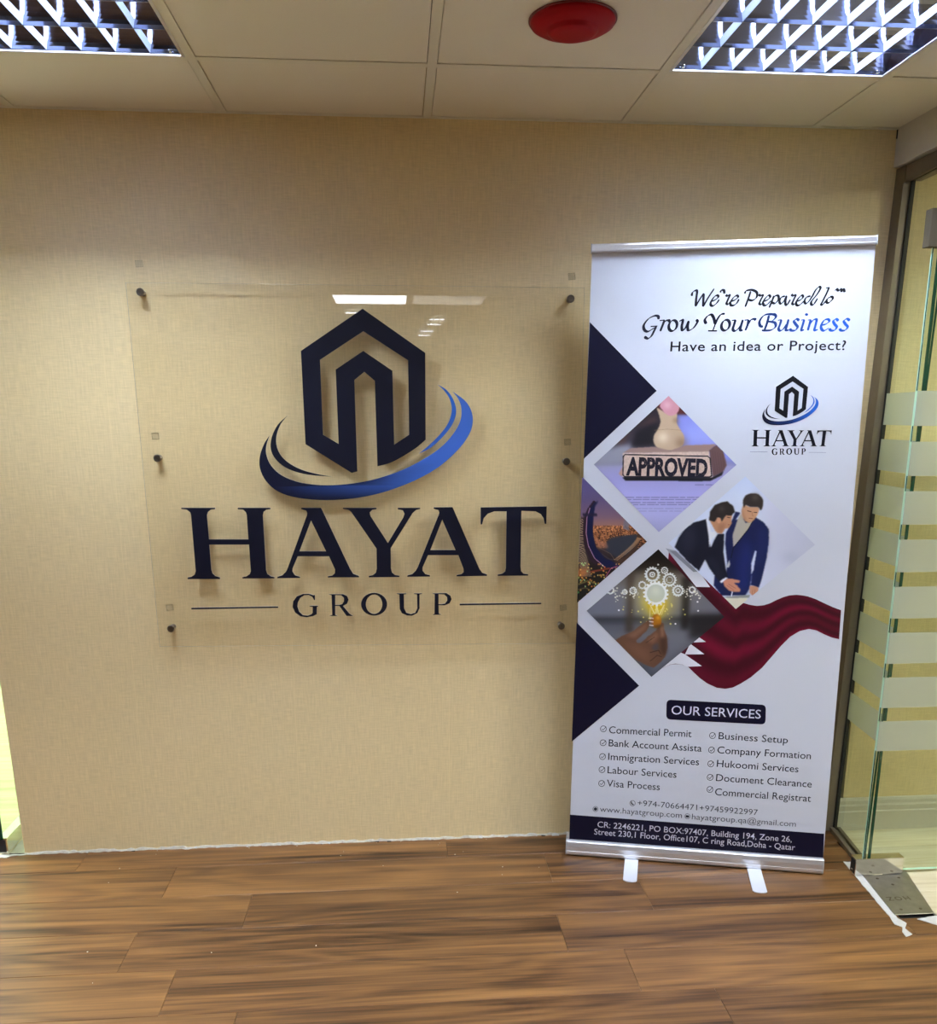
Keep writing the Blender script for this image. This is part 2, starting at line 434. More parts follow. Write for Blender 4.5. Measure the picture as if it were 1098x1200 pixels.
ragged('dark_gap', -0.60, 1.9, 170, M['dark'], tr, 0.002, 0.0105, 11, gap=0.72)
# flakes of plaster on the floor by the wall
bm = bmesh.new(); rr = random.Random(4)
for i in range(24):
    fx = rr.uniform(-0.8, 1.0); fy = -rr.random()**3*0.75-0.012; s = rr.uniform(0.0009, 0.0024)
    ang = rr.uniform(0, 6.28); pts = []
    for k in range(5): pts.append((fx+s*math.cos(ang+k*1.256)*rr.uniform(.6, 1.3), fy+s*math.sin(ang+k*1.256)*rr.uniform(.6, 1.3)))
    lo = [bm.verts.new((a, b, 0.0002)) for a, b in pts]; hi = [bm.verts.new((a, b, 0.0014)) for a, b in pts]
    bm.faces.new(hi)
    for k in range(5): bm.faces.new((lo[k], lo[(k+1) % 5], hi[(k+1) % 5], hi[k]))
o = finish('plaster_flakes', bm_mesh(bm, 'plaster_flakes'), M['caulk'])
tag(o, 'white plaster crumbs scattered on the brown floor below the wall', 'debris', kind='stuff')

# pieces of old tape on the wall above each sign fixing
for (u, v) in ((163, 309), (182, 511), (199, 712), (670, 324), (665, 518), (660, 712)):
    p = hit(u, v, 1, 0.0)
    bm = bmesh.new(); w = 0.011; h = 0.010; t = 0.0016
    for lo, hi in (((-w, -0.0007, -h), (w, 0, -h+t)), ((-w, -0.0007, h-t), (w, 0, h)), ((-w, -0.0007, -h), (-w+t, 0, h)), ((w-t, -0.0007, -h), (w, 0, h))):
        bm_box(bm, lo, hi)
    bm_box(bm, (-w, -0.0004, -h), (w, 0.0, h))
    o = finish('tape_mark', bm_mesh(bm, 'tape_mark'), M['tape'], wb); o.location = (p[0], -0.0002, p[2]); o.rotation_euler = (0, random.uniform(-.12, .12), 0)

# ---- soffit over the glass front (right)
s0 = hit(1047, 197, 1, 0.0); s1 = hit(1051, 151, 1, 0.0)
xs0, zs0 = s0[0], s0[2]
bm = bmesh.new()
bm_hex(bm, [(xs0, -3.0, zs0), (2.34, -3.0, zs0), (2.34, 0.0, zs0), (xs0, 0.0, zs0),
            (s1[0], -3.0, H+0.1), (2.5, -3.0, H+0.1), (2.5, 0.0, H+0.1), (s1[0], 0.0, H+0.1)])
bmesh.ops.subdivide_edges(bm, edges=[e for e in bm.edges if abs(e.verts[0].co.y-e.verts[1].co.y) > 1], cuts=40)
for v in bm.verts:
    if v.co.x < 2.2 and v.co.z < H: v.co.z += random.uniform(-0.002, 0.002); v.co.x += random.uniform(-0.0015, 0.0015)
sof = tag(finish('trim_2', bm_mesh(bm, 'trim_2'), M['soffit']), kind='structure')
# dark open joint between soffit and ceiling at the corner
box('open_joint', (s1[0]-0.002, -0.008, H-0.028), (s1[0]+0.0005, -0.004, H), M['dark'], sof)

# ---- bronze frame, sidelight
xt0 = hit(1056, 203, 1, -0.03)[0]; xt1 = hit(1064, 203, 1, -0.03)[0]
xb0, xb1 = 2.030, 2.062
zt = zs0-0.004
win = tag(empty('window_1', (0, 0, 0)), kind='structure')
bm = bmesh.new()
bm_hex(bm, [(xb0, -0.052, 0.0), (xb1, -0.052, 0.0), (xb1, 0.0, 0.0), (xb0, 0.0, 0.0), (xt0, -0.052, zt), (xt1, -0.052, zt), (xt1, 0.0, zt), (xt0, 0.0, zt)])
finish('frame_post', bm_mesh(bm, 'frame_post'), M['bronze'], win)
bm = bmesh.new()
bm_hex(bm, [(xb1, -0.060, 0.0), (xb1+0.012, -0.060, 0.0), (xb1+0.012, -0.01, 0.0), (xb1, -0.01, 0.0), (xt1, -0.060, zt), (xt1+0.012, -0.060, zt), (xt1+0.012, -0.01, zt), (xt1, -0.01, zt)])
finish('rubber_gasket', bm_mesh(bm, 'rubber_gasket'), M['rubber'], win)
# head rail and bottom channel run towards the camera
bm = bmesh.new()
bm_hex(bm, [(xt0+0.004, -1.40, zt-0.045), (xt0+0.055, -1.40, zt-0.045), (xt0+0.055, -0.052, zt-0.045), (xt0+0.004, -0.052, zt-0.045),
            (xt0+0.004, -1.40, zt), (xt0+0.055, -1.40, zt), (xt0+0.055, -0.052, zt), (xt0+0.004, -0.052, zt)])
finish('head_rail', bm_mesh(bm, 'head_rail'), M['bronze'], win)
bm = bmesh.new()
for (a, b, z1) in ((-0.004, 0.010, 0.016), (0.022, 0.034, 0.016), (0.010, 0.022, 0.006)):
    bm_hex(bm, [(2.028+a, -0.285, 0), (2.028+b, -0.285, 0), (xb1+b-0.006, -0.05, 0), (xb1+a-0.006, -0.05, 0), (2.028+a, -0.285, z1), (2.028+b, -0.285, z1), (xb1+b-0.006, -0.05, z1), (xb1+a-0.006, -0.05, z1)])
finish('bottom_channel', bm_mesh(bm, 'bottom_channel'), M['bronze'], win)
def sheet(name, P, mats, parent):
    """P 8 points; broad faces get slot 0, small end faces slot 1"""
    bm = bmesh.new(); bm_hex(bm, P); bm.normal_update()
    ar = sorted(bm.faces, key=lambda f: -f.calc_area())
    for i, f in enumerate(ar): f.material_index = 0 if i < 2 else 1
    return finish(name, bm_mesh(bm, name), mats, parent)
YS = -0.300
gx0, gx1 = 2.046, xb1+0.002      # bottom: at YS and at post
dxt = (xt1+0.012) - (xb1+0.012)  # lean of the whole frame
z_top = zt-0.045
def gl(x, y, z, t=0.0): return (x + dxt*z/z_top*0.0 + t, y, z)
def lean(z): return dxt*z/zt
TH = 0.007
P = []
for z in (0.006, z_top):
    for (x, y) in ((gx0, YS), (gx0+TH, YS), (gx1+TH, -0.055), (gx1, -0.055)):
        P.append((x+lean(z), y, z))
sheet('glass_pane', P, [M['glass'], M['glass_edge']], win)
# frosted bands, 8 of them, on both the pane and the door
bands = [1.507-0.1455*i for i in range(8)]
for zc in bands:
    P = []
    for z in (zc-0.050, zc+0.050):
        for (x, y) in ((gx0-0.0012, YS), (gx0-0.0004, YS), (gx1-0.0004, -0.061), (gx1-0.0012, -0.061)):
            P.append((x+lean(z), y, z))
    bm = bmesh.new(); bm_hex(bm, P); finish('frosted_band', bm_mesh(bm, 'frosted_band'), M['frost'], win)
# transom glass over the door opening
P = []
for z in (2.065, z_top):
    for (x, y) in ((xt0+0.02, -1.38), (xt0+0.03, -1.38), (xt0+0.03, YS-0.006), (xt0+0.02, YS-0.006)): P.append((x, y, z))
sheet('transom_pane', P, [M['glass'], M['glass_edge']], win)

# ---- glass door, swung open into the right room, parallel to the back wall
door = tag(empty('door_1', (0, 0, 0)), kind='structure')
YD = -0.362
DT = 0.012
def door_pt(u, v): return hit(u, v, 1, YD)
d_b = door_pt(1012, 1000); d_t = door_pt(1092, 300)
xe_b = d_b[0] + (0-d_b[2])*(d_t[0]-d_b[0])/(d_t[2]-d_b[2]); k_ = (d_t[0]-d_b[0])/(d_t[2]-d_b[2])
def xe(z): return xe_b + k_*z
DW = 0.86
ZD0, ZD1 = 0.012, 2.05
bm = bmesh.new()
P = []
for z in (ZD0, ZD1):
    for (dx, y) in ((0, YD-DT/2), (DW, YD-DT/2), (DW, YD+DT/2), (0, YD+DT/2)): P.append((xe(z)+dx, y, z))
dg = sheet('door_glass', P, [M['glass'], M['pale_glass_edge']], door)
# dark green sight lines of the clear stretches of the hinge edge, pale where the film wraps it
zc_list = [ZD0] + sum([[zc-0.050, zc+0.050] for zc in reversed(bands)], []) + [1.95]
for a, b in zip(zc_list[0::2], zc_list[1::2]):
    P = []
    for z in (a, b):
        for (dx, y) in ((-0.0006, YD-DT/2+0.001), (0.0006, YD-DT/2+0.001), (0.0006, YD-DT/2+0.006), (-0.0006, YD-DT/2+0.006)): P.append((xe(z)+dx, y, z))
    bm = bmesh.new(); bm_hex(bm, P); finish('edge_line', bm_mesh(bm, 'edge_line'), M['glass_edge'], door)
    P = []
    for z in (a, b):
        for (dx, y) in ((0.016, YD-0.002), (0.0245, YD-0.002), (0.0245, YD+0.002), (0.016, YD+0.002)): P.append((xe(z)+dx, y, z))
    bm = bmesh.new(); bm_hex(bm, P); finish('edge_line', bm_mesh(bm, 'edge_line'), M['glass_edge'], door)
for zc in bands:
    P = []
    for z in (zc-0.050, zc+0.050):
        for (dx, y) in ((0.0, YD-DT/2-0.0012), (DW, YD-DT/2-0.0012), (DW, YD-DT/2-0.0004), (0.0, YD-DT/2-0.0004)): P.append((xe(z)+dx, y, z))
    bm = bmesh.new(); bm_hex(bm, P); finish('frosted_band', bm_mesh(bm, 'frosted_band'), M['frost'], door)
# bottom patch fitting: two chrome cheeks with the glass between, dark end
xp0 = hit(1003, 1012, 1, YD-0.017)[0]; xp1 = hit(1059, 1012, 1, YD-0.017)[0]
bmx = box('bottom_patch', (xp0, YD-0.017, 0.006), (xp1, YD+0.017, 0.064), M['chrome'], door, 0.0012)
box('patch_end_cap', (xp0-0.0012, YD-0.012, 0.010), (xp0-0.0002, YD+0.012, 0.058), M['rubber'], bmx)
box('pivot_collar', (xp0+0.062, YD-0.016, 0.0005), (xp0+0.102, YD+0.016, 0.006), M['chrome'], bmx, 0.001)
bm = bmesh.new(); lathe(bm, [(0.003, 0), (0.0045, 0.0006), (0.0045, 0.002)], 16, (xp0-0.0012, YD, 0.02)); 
finish('patch_screw', bm_mesh(bm, 'patch_screw'), M['steel'], bmx)
tp0 = door_pt(1083, 290); tp1 = door_pt(1090, 245)
box('top_patch', (tp0[0]+0.003, YD-0.016, tp0[2]), (tp0[0]+0.165, YD+0.016, tp1[2]), plain('dark_bronze', (0.09, 0.075, 0.05), 0.6, 0.0, spec=0.2), door, 0.0012)

# ---- floor spring plate
pa = hit(1000, 1014, 2, 0.002); pb = hit(1060, 1014, 2, 0.002); pc = hit(1098, 1072, 2, 0.002); pd = hit(1049, 1075, 2, 0.002)
plate_o = tag(empty('floor_spring', (2.05, -0.46, 0)), 'steel floor spring cover plate with four screws under the open glass door', 'floor spring')
def rel(pts, o): return [(p[0]-o.location[0], p[1]-o.location[1], p[2]-o.location[2]) for p in pts]
q = [(pa[0]+0.004, -0.305), (pb[0]-0.004, -0.305), (pc[0]-0.004, -0.612), (pd[0]+0.004, -0.612)]
bm = bmesh.new(); bm_hex(bm, rel([(x, y, 0.0) for x, y in (q[3], q[2], q[1], q[0])]+[(x, y, 0.0032) for x, y in (q[3], q[2], q[1], q[0])], plate_o))
bmesh.ops.bevel(bm, geom=list(bm.edges), offset=0.0007, segments=1, affect='EDGES')
pp = finish('cover_plate', bm_mesh(bm, 'cover_plate'), M['steel'], plate_o)
cxp = sum(a for a, b in q)/4
for fx, fy in ((0.26, -0.40), (0.74, -0.40), (0.26, -0.585), (0.74, -0.585), (0.5, -0.44)):
    bm = bmesh.new(); lathe(bm, [(0.0048, 0), (0.0048, 0.0008), (0.0035, 0.0014)], 16)
    s = finish('screw', bm_mesh(bm, 'screw'), M['nickel'], plate_o)
    x0 = q[0][0]+(q[3][0]-q[0][0])*((-0.305-fy)/0.307); x1 = q[1][0]+(q[2][0]-q[1][0])*((-0.305-fy)/0.307)
    s.location = (x0+(x1-x0)*fx-plate_o.location[0], fy-plate_o.location[1], 0.0030)

# ---- white filler around the plate (a thing that is part of the floor)
def flat_poly(name, pts, z0, z1, mat, parent=None, wob=0.0, seed=1):
    rr = random.Random(seed); out = []
    for i in range(len(pts)):
        a = np.array(pts[i]); b = np.array(pts[(i+1) % len(pts)]); n = max(1, int(np.linalg.norm(b-a)/0.012)) if wob else 1
        for k in range(n):
            p = a+(b-a)*k/n; out.append((p[0]+rr.uniform(-wob, wob), p[1]+rr.uniform(-wob, wob)))
    bm = bmesh.new(); lo = [bm.verts.new((x, y, z0)) for x, y in out]; hi = [bm.verts.new((x, y, z1)) for x, y in out]
    n = len(out)
    for i in range(n): bm.faces.new((lo[i], lo[(i+1) % n], hi[(i+1) % n], hi[i]))
    f1 = bm.faces.new(hi); bmesh.ops.triangulate(bm, faces=[f1])
    bmesh.ops.recalc_face_normals(bm, faces=list(bm.faces))
    return finish(name, bm_mesh(bm, name), mat, parent)
def fp(u, v): p = hit(u, v, 2, 0.001); return (p[0], p[1])
flat_poly('filler_strip', [fp(988, 1010), fp(1004, 1010), fp(1006, 1018), fp(1052, 1076), fp(1062, 1082), fp(1060, 1088), fp(1069, 1095), fp(1062, 1098), fp(1057, 1092), fp(1057, 1086), fp(1048, 1083), fp(1044, 1076)], 0.0, 0.0020, M['caulk'], floor, 0.0013, 2)
flat_poly('filler_strip', [fp(1075, 1077), fp(1097, 1073), fp(1110, 1082), fp(1098, 1084)], 0.0, 0.0020, M['caulk'], floor, 0.001, 3)

# ---- left: glass panel running back behind the wall end, with a chrome bottom rail
win2 = tag(empty('window_2', (0, 0, 0)), kind='structure')
xl = hit(4, 985, 1, 0.0)[0]
P = []
for z in (0.045, 2.2):
    for (x, y) in ((xl-0.012, 0.0), (xl, 0.0), (xl, 1.6), (xl-0.012, 1.6)): P.append((x, y, z))
sheet('glass_pane', P, [M['glass_left'], M['glass_edge']], win2)
box('bottom_rail', (xl-0.022, 0.0, 0.006), (xl+0.012, 1.6, 0.062), M['chrome'], win2, 0.0015)
box('rail_end_plug', (xl-0.016, -0.002, 0.010), (xl+0.006, 0.0, 0.056), M['rubber'], win2)
flat_poly('filler_strip', [(xl-0.06, -0.020), (xl+0.01, -0.024), (xl+0.025, -0.012), (XL+0.01, -0.010), (XL+0.01, -0.002), (xl-0.06, -0.004)], 0.0, 0.002, M['caulk'], floor, 0.003, 5)
box('dark_threshold', (xl+0.014, 0.0, 0.0), (XL+0.01, 0.10, 0.004), M['steel'], floor)

# ------------------------------------------------------------------ LOUVRED CEILING LIGHTS
def make_fixture():
    root = empty('ceiling_light', (0, 0, 0))
    S = 0.288
    # housing: open-bottomed tray
    bm = bmesh.new(); t = 0.003; zt_ = 0.112
    bm_box(bm, (-S-t, -S-t, zt_), (S+t, S+t, zt_+t))
    bm_box(bm, (-S-t, -S-t, 0.0), (-S, S+t, zt_)); bm_box(bm, (S, -S-t, 0.0), (S+t, S+t, zt_))
    bm_box(bm, (-S, -S-t, 0.0), (S, -S, zt_)); bm_box(bm, (-S, S, 0.0), (S, S+t, zt_))
    finish('housing', bm_mesh(bm, 'housing'), M['mirror'], root)
    # rim
    bm = bmesh.new()
    for lo, hi in (((-S, -S, -0.002), (S, -S+0.008, 0.001)), ((-S, S-0.008, -0.002), (S, S, 0.001)), ((-S, -S, -0.002), (-S+0.008, S, 0.001)), ((S-0.008, -S, -0.002), (S, S, 0.001))): bm_box(bm, lo, hi)
    finish('rim', bm_mesh(bm, 'rim'), M['alu'], root)
    NCH = 4; pitch = (2*S-0.016)/NCH; yA = -S+0.008
    hh = 0.050
    # longitudinal reflectors: parabolic wedges between the channels
    for k in range(NCH+1):
        yc = yA+k*pitch
        prof = []
        for s in range(7):
            z = 0.002+hh*s/6; w = 0.0012+0.024*(s/6)**1.6
            prof.append((w, z))
        pts = [(yc+min(w, (S-yc)) if k == NCH else yc+w, z) for w, z in prof] + [(yc-w if k > 0 else max(yc-w, -S), z) for w, z in reversed(prof)]
        pts = [(min(max(y, -S), S), z) for y, z in pts]
        profile_x('reflector', pts, -S+0.001, S-0.001, M['mirror'], root, smooth=False)
    # cross blades: V section, between reflectors
    NB = 6
    for k in range(NCH):
        y0 = yA+k*pitch; y1 = y0+pitch
        for b in range(NB):
            xc = -S+(2*S)*(b+1)/(NB+1)
            bm = bmesh.new()
            secs = []
            for s in range(5):
                z = 0.003+0.016*s/4; w = 0.0007+0.0045*(s/4)**1.5
                secs.append((w, z))
            A = [bm.verts.new((xc+w, y0+0.0012+0.024*((z-0.002)/hh)**1.6*0.9, z)) for w, z in secs] + [bm.verts.new((xc-w, y0+0.0012+0.024*((z-0.002)/hh)**1.6*0.9, z)) for w, z in reversed(secs)]
            B = [bm.verts.new((xc+w, y1-0.0012-0.024*((z-0.002)/hh)**1.6*0.9, z)) for w, z in secs] + [bm.verts.new((xc-w, y1-0.0012-0.024*((z-0.002)/hh)**1.6*0.9, z)) for w, z in reversed(secs)]
            n = len(A)
            for i in range(n): bm.faces.new((A[i], A[(i+1) % n], B[(i+1) % n], B[i]))
            bm.faces.new(A[::-1]); bm.faces.new(B)
            bmesh.ops.recalc_face_normals(bm, faces=list(bm.faces))
            finish('blade', bm_mesh(bm, 'blade'), M['blade'], root)
        bm = bmesh.new()
        yc = (y0+y1)/2
        n = 12; r = 0.008; zc = 0.071
        ra = [bm.verts.new((-S+0.012, yc+r*math.cos(2*math.pi*i/n), zc+r*math.sin(2*math.pi*i/n))) for i in range(n)]
        rb = [bm.verts.new((S-0.012, yc+r*math.cos(2*math.pi*i/n), zc+r*math.sin(2*math.pi*i/n))) for i in range(n)]
        for i in range(n): bm.faces.new((ra[i], ra[(i+1) % n], rb[(i+1) % n], rb[i]))
        bm.faces.new(ra[::-1]); bm.faces.new(rb); bmesh.ops.recalc_face_normals(bm, faces=list(bm.faces))
        finish('tube', bm_mesh(bm, 'tube'), M['tube'], root)
    for sx in (-1, 1):      # spring clips in the two near corners
        box('clip', (sx*(S-0.03)-0.003, S-0.028, -0.001), (sx*(S-0.03)+0.003, S-0.020, 0.006), M['chrome'], root, 0.0008)
    return root
def copy_tree(o, parent=None):
    c = o.copy(); COL.objects.link(c)
    if parent is not None: c.parent = parent
    for ch in list(o.children): copy_tree(ch, c)
    return c
fx = make_fixture()
fx.location = (-0.3, -D1-0.3, H)
tag(fx, 'square louvred ceiling light at the left, cut off by the photo edge', 'ceiling light', 'louvred ceiling lights by the wall')
fx2 = copy_tree(fx); fx2.location = (1.5, -D1-0.3, H)
tag(fx2, 'square louvred ceiling light at the right, above the banner', 'ceiling light', 'louvred ceiling lights by the wall')

for xx_, sd in ((-0.3, 'left'), (1.5, 'right')):  # unseen pair of fixture copies, added to brighten the lower wall and banner
    f3 = copy_tree(fx); f3.location = (xx_, (rows[3][0]+rows[3][1])/2, H)
    tag(f3, 'unseen louvred light added to brighten the lower banner and wall, %s one of two' % sd, 'ceiling light', 'added louvred lights out of view')

# plain lit panels deeper in the room (seen only mirrored in the acrylic)
def lit_panel(x, y, wx, wy, mat, label, group, z=H, n='panel_light'):
    root = empty(n, (x, y, z)); tag(root, label, 'ceiling light', group)
    bm = bmesh.new(); a, b, t = wx/2, wy/2, 0.012
    for lo, hi in (((-a, -b, -0.004), (a, -b+t, 0.014)), ((-a, b-t, -0.004), (a, b, 0.014)), ((-a, -b, -0.004), (-a+t, b, 0.014)), ((a-t, -b, -0.004), (a, b, 0.014))): bm_box(bm, lo, hi)
    finish('frame', bm_mesh(bm, 'frame'), M['white'], root)
    box('diffuser', (-a+t, -b+t, 0.002), (a-t, b-t, 0.006), mat, root)
spots = {(0.0, 7): 'third row, brighter of two side by side', (0.6, 7): 'third row, dimmer of two side by side'}
for (cx_, ri), where in spots.items():
    y0, y1 = rows[ri]
    lit_panel(cx_+0.3, (y0+y1)/2, 0.574, 0.574, M['dim_panel'] if cx_ == 0.6 else M['panel'], 'flat square ceiling light behind the viewer, '+where, 'flat ceiling lights behind the viewer')
# small lights far back, seen mirrored under the big ones
for n_, (u, v) in enumerate(((414, 364), (421, 371), (512, 372), (508, 378), (500, 386), (497, 391))):
    p0 = hit(u, v, 1, YP_SIGN); d = ray(u, v); d = np.array([d[0], -d[1], d[2]]); t = (H-p0[2])/d[2]; q_ = p0+t*d
    if q_[1] > RY0+0.3: lit_panel(q_[0], q_[1], 0.16, 0.16, M['panel'], 'small square ceiling light far behind the viewer', 'small ceiling lights far behind the viewer', H-0.016, 'small_panel_light')
lit_panel(3.2, -1.6, 0.6, 0.6, M['warm_panel'], 'flat square ceiling light in the room behind the glass door', None, H-0.006)
lit_panel(-2.75, 0.9, 0.8, 1.1, M['left_panel'], 'bright flat ceiling light in the room beyond the left wall end', None, H+0.012)

# ------------------------------------------------------------------ RED DOME
dm = hit(671, 29, 2, H-0.01)
bm = bmesh.new()
lathe(bm, [(0.094, 0.0), (0.096, -0.004), (0.094, -0.010), (0.080, -0.018), (0.062, -0.022), (0.056, -0.023), (0.054, -0.028), (0.046, -0.031), (0.030, -0.032), (0.0, -0.0325)][:-1], 56)
o = finish('body', bm_mesh(bm, 'body'), M['red'], None, True)
root = empty('fire_alarm', (dm[0], dm[1], H)); o.parent = root; o.location = (0, 0, 0)
bm = bmesh.new(); lathe(bm, [(0.0995, 0.0), (0.0995, -0.003), (0.093, -0.0045)], 48)
finish('base_ring', bm_mesh(bm, 'base_ring'), plain('dark_red_plastic', (0.13, 0.006, 0.006), 0.45), root, False)
tag(root, 'round dark red fire alarm sounder mounted on a white ceiling tile', 'fire alarm')

# ------------------------------------------------------------------ PRINT MESHES
def layer_mesh(name, polys, mapper, mat, parent):
    """polys: list of dicts(pts,[holes],col or func,layer). mapper(u,v,layer)->3D"""
    V, Fc, C = [], [], []
    for p in polys:
        lay = p['layer']
        if 'quads' in p:
            base = len(V)
            for (u, v) in p['pts']: V.append(mapper(u, v, lay)); C.append(p['col'](u, v) if callable(p['col']) else p['col'])
            for qd in p['quads']: Fc.append(tuple(base+i for i in qd))
        else:
            loops = [p['pts']] + p.get('holes', [])
            flat = [q for lp in loops for q in lp]
            tris = tessellate_polygon([[Vector((a, -b, 0)) for a, b in lp] for lp in loops])
            base = len(V)
            for (u, v) in flat: V.append(mapper(u, v, lay)); C.append(p['col'](u, v) if callable(p['col']) else p['col'])
            for t in tris: Fc.append(tuple(base+i for i in t))
    me = bpy.data.meshes.new(name); me.from_pydata([tuple(v) for v in V], [], Fc)
    ca = me.color_attributes.new('Col', 'FLOAT_COLOR', 'POINT')
    arr = np.ones((len(V), 4), np.float32); arr[:, :3] = linA(np.array(C)); ca.data.foreach_set('color', arr.ravel())
    o = finish(name, me, mat, parent)
    return o

def zpts(pts, ox, oy, s): return [(ox+u/s, oy+v/s) for u, v in pts]

# ---- text -> triangles in local coords
def text_tris(body, offset=0.0, spacing=1.0):
    cu = bpy.data.curves.new('t', 'FONT'); cu.body = body; cu.size = 1.0; cu.offset = offset; cu.space_character = spacing; cu.resolution_u = 3
    ob = bpy.data.objects.new('t', cu); COL.objects.link(ob)
    dg_ = bpy.context.evaluated_depsgraph_get(); me = bpy.data.meshes.new_from_object(ob.evaluated_get(dg_))
    vs = [(v.co.x, v.co.y) for v in me.vertices]; fs = [tuple(p.vertices) for p in me.polygons]
    bpy.data.objects.remove(ob); bpy.data.curves.remove(cu); bpy.data.meshes.remove(me)
    return vs, fs
CAPH = None
def text_poly(body, pl, pr, cap, col, layer, offset=0.0, spacing=1.0, slant=0.0):
    global CAPH
    if CAPH is None:
        vs, _ = text_tris('H'); CAPH = max(v[1] for v in vs)
    vs, fs = text_tris(body, offset, spacing)
    x0 = min(v[0] for v in vs); x1 = max(v[0] for v in vs)
    pl = np.array(pl); pr = np.array(pr); dv = (pr-pl)/(x1-x0)
    # image-vertical at this spot: along the banner's own vertical
    up = ban_up(*(pl+pr)/2)
    pts = []
    for (x, y) in vs:
        p = pl+dv*(x-x0)+up*(y/CAPH*cap); pts.append((p[0], p[1]))
    return dict(pts=pts, quads=fs, col=col, layer=layer)

def nib(pts, wmin, wmax, ang=math.radians(40), n=6, closed=False, taper=True):
    """broad-pen stroke in pixel space; returns pts, quads"""
    C = catmull(pts, n, closed) if len(pts) > 2 else [np.array(pts[0], float), np.array(pts[1], float)]
    out, qs = [], []
    N = len(C)
    for i in range(N):
        a = C[max(i-1, 0)]; b = C[min(i+1, N-1)]
        if closed: a = C[(i-1) % N]; b = C[(i+1) % N]
        d = b-a; L_ = np.hypot(*d) or 1; d = d/L_; nrm = np.array([-d[1], d[0]])
        th = math.atan2(-d[1], d[0]); w = wmin+(wmax-wmin)*abs(math.sin(th-ang))
        if taper and not closed: w *= 0.55+0.45*min(1, min(i, N-1-i)/1.5)
        out.append(tuple(C[i]+nrm*w/2)); out.append(tuple(C[i]-nrm*w/2))
    M_ = N if closed else N-1
    for i in range(M_):
        j = (i+1) % N
        qs.append((2*i, 2*i+1, 2*j+1, 2*j))
    return out, qs

# raised maker's letters on the floor spring plate, upside down towards the viewer
vs_, fs_ = text_tris('HOZ', 0.02, 1.3)
pc_ = hit(1053, 1053, 2, 0.0034); sc_ = 0.030
me = bpy.data.meshes.new('raised_letters'); cxv = max(v[0] for v in vs_)/2
me.from_pydata([(pc_[0]-(x-cxv)*sc_-plate_o.location[0], pc_[1]-(y-0.35)*sc_-plate_o.location[1], 0.0037) for x, y in vs_], [], fs_)
finish('raised_letters', me, M['nickel'], plate_o)

# ------------------------------------------------------------------ LOGO outlines (pixels of the photograph, all in one upright plane)
s7 = 5.717
def z7(p): return zpts(p, 340, 350, s7)
arc = [tuple(a) for a in catmull([(908, 945), (840, 1002), (745, 1062), (665, 1102), (585, 1123)], 5)]
emblem = z7([(485, 67), (905, 363)] + arc + [(567, 550), (497, 490), (430, 545), (450, 1157), (412, 1167), (103, 975), (72, 350)])
emblem_hole = z7([(490, 218), (790, 413), (797, 912), (697, 978), (685, 483), (490, 350), (305, 475), (325, 973), (220, 912), (200, 410)])
def z6(p): return zpts([tuple(a) for a in p], 300, 400, 4.223)
sw_big = z6(catmull([(68, 465), (40, 508), (19, 570), (20, 630), (50, 692), (112, 745), (210, 775), (350, 786), (500, 775), (650, 741), (800, 682), (920, 610), (1012, 523), (1060, 450), (1073, 390), (1062, 335), (1030, 290), (972, 248)], 4)
            + catmull([(972, 248), (1001, 285), (1016, 330), (1013, 385), (985, 445), (925, 515), (840, 577), (720, 638), (600, 679), (480, 703), (350, 712), (225, 700), (130, 665), (75, 615), (51, 560), (52, 512), (68, 465)], 4)[1:-1])
sw_l = z6(catmull([(157, 367), (110, 410), (81, 465), (72, 520), (86, 567), (125, 610), (180, 640), (260, 660), (376, 670)], 4) + catmull([(376, 670), (295, 655), (220, 633), (160, 600), (120, 560), (101, 510), (103, 460), (124, 407), (157, 367)], 4)[1:-1])
sw_r = z6(catmull([(898, 213), (942, 240), (975, 285), (990, 335), (985, 380), (960, 430), (912, 485), (862, 528), (805, 556)], 4) + catmull([(805, 556), (852, 518), (908, 463), (945, 415), (964, 370), (968, 325), (956, 280), (930, 243), (898, 213)], 4)[1:-1])
def zl(p, ox): return zpts(p, ox, 585, 9.15)
L_H = zl([(22,92),(385,92),(385,107),(340,112),(310,135),(298,170),(320,430),(742,430),(724,170),(715,140),(685,112),(628,107),(628,92),(978,92),(978,107),(935,112),(905,135),(897,170),(932,760),(945,800),(980,826),(1022,835),(1022,850),(678,850),(678,835),(722,827),(757,803),(768,770),(748,487),(323,487),(345,755),(357,795),(388,824),(438,838),(438,857),(90,857),(90,840),(132,831),(166,808),(177,770),(127,175),(118,140),(80,112),(22,105)], 210)
L_A = (zl([(302,92),(515,92),(825,745),(860,800),(920,822),(922,838),(588,840),(588,825),(635,818),(662,795),(665,755),(600,612),(265,612),(210,740),(208,775),(235,815),(290,832),(290,845),(45,848),(47,832),(100,815),(140,775),(160,730),(362,175),(366,150),(355,122),(302,107)], 320), zl([(407,228),(568,558),(283,558)], 320))
L_Y = zl([(-257,92),(102,92),(102,107),(55,115),(30,142),(38,180),(225,470),(390,195),(403,155),(385,120),(330,107),(330,92),(570,92),(570,105),(528,115),(490,148),(255,525),(257,740),(268,785),(300,812),(348,820),(348,835),(20,838),(20,822),(62,814),(96,788),(105,745),(103,530),(-166,140),(-200,113),(-257,105)], 430)
L_A2 = (zl([(715,87),(918,85),(1205,745),(1235,788),(1287,806),(1287,822),(962,828),(962,812),(1012,804),(1036,782),(1035,745),(980,600),(655,600),(597,730),(596,765),(625,802),(675,815),(675,830),(432,832),(434,817),(485,803),(525,765),(545,728),(770,165),(776,145),(768,118),(715,103)], 430), zl([(807,220),(950,545),(680,545)], 430))
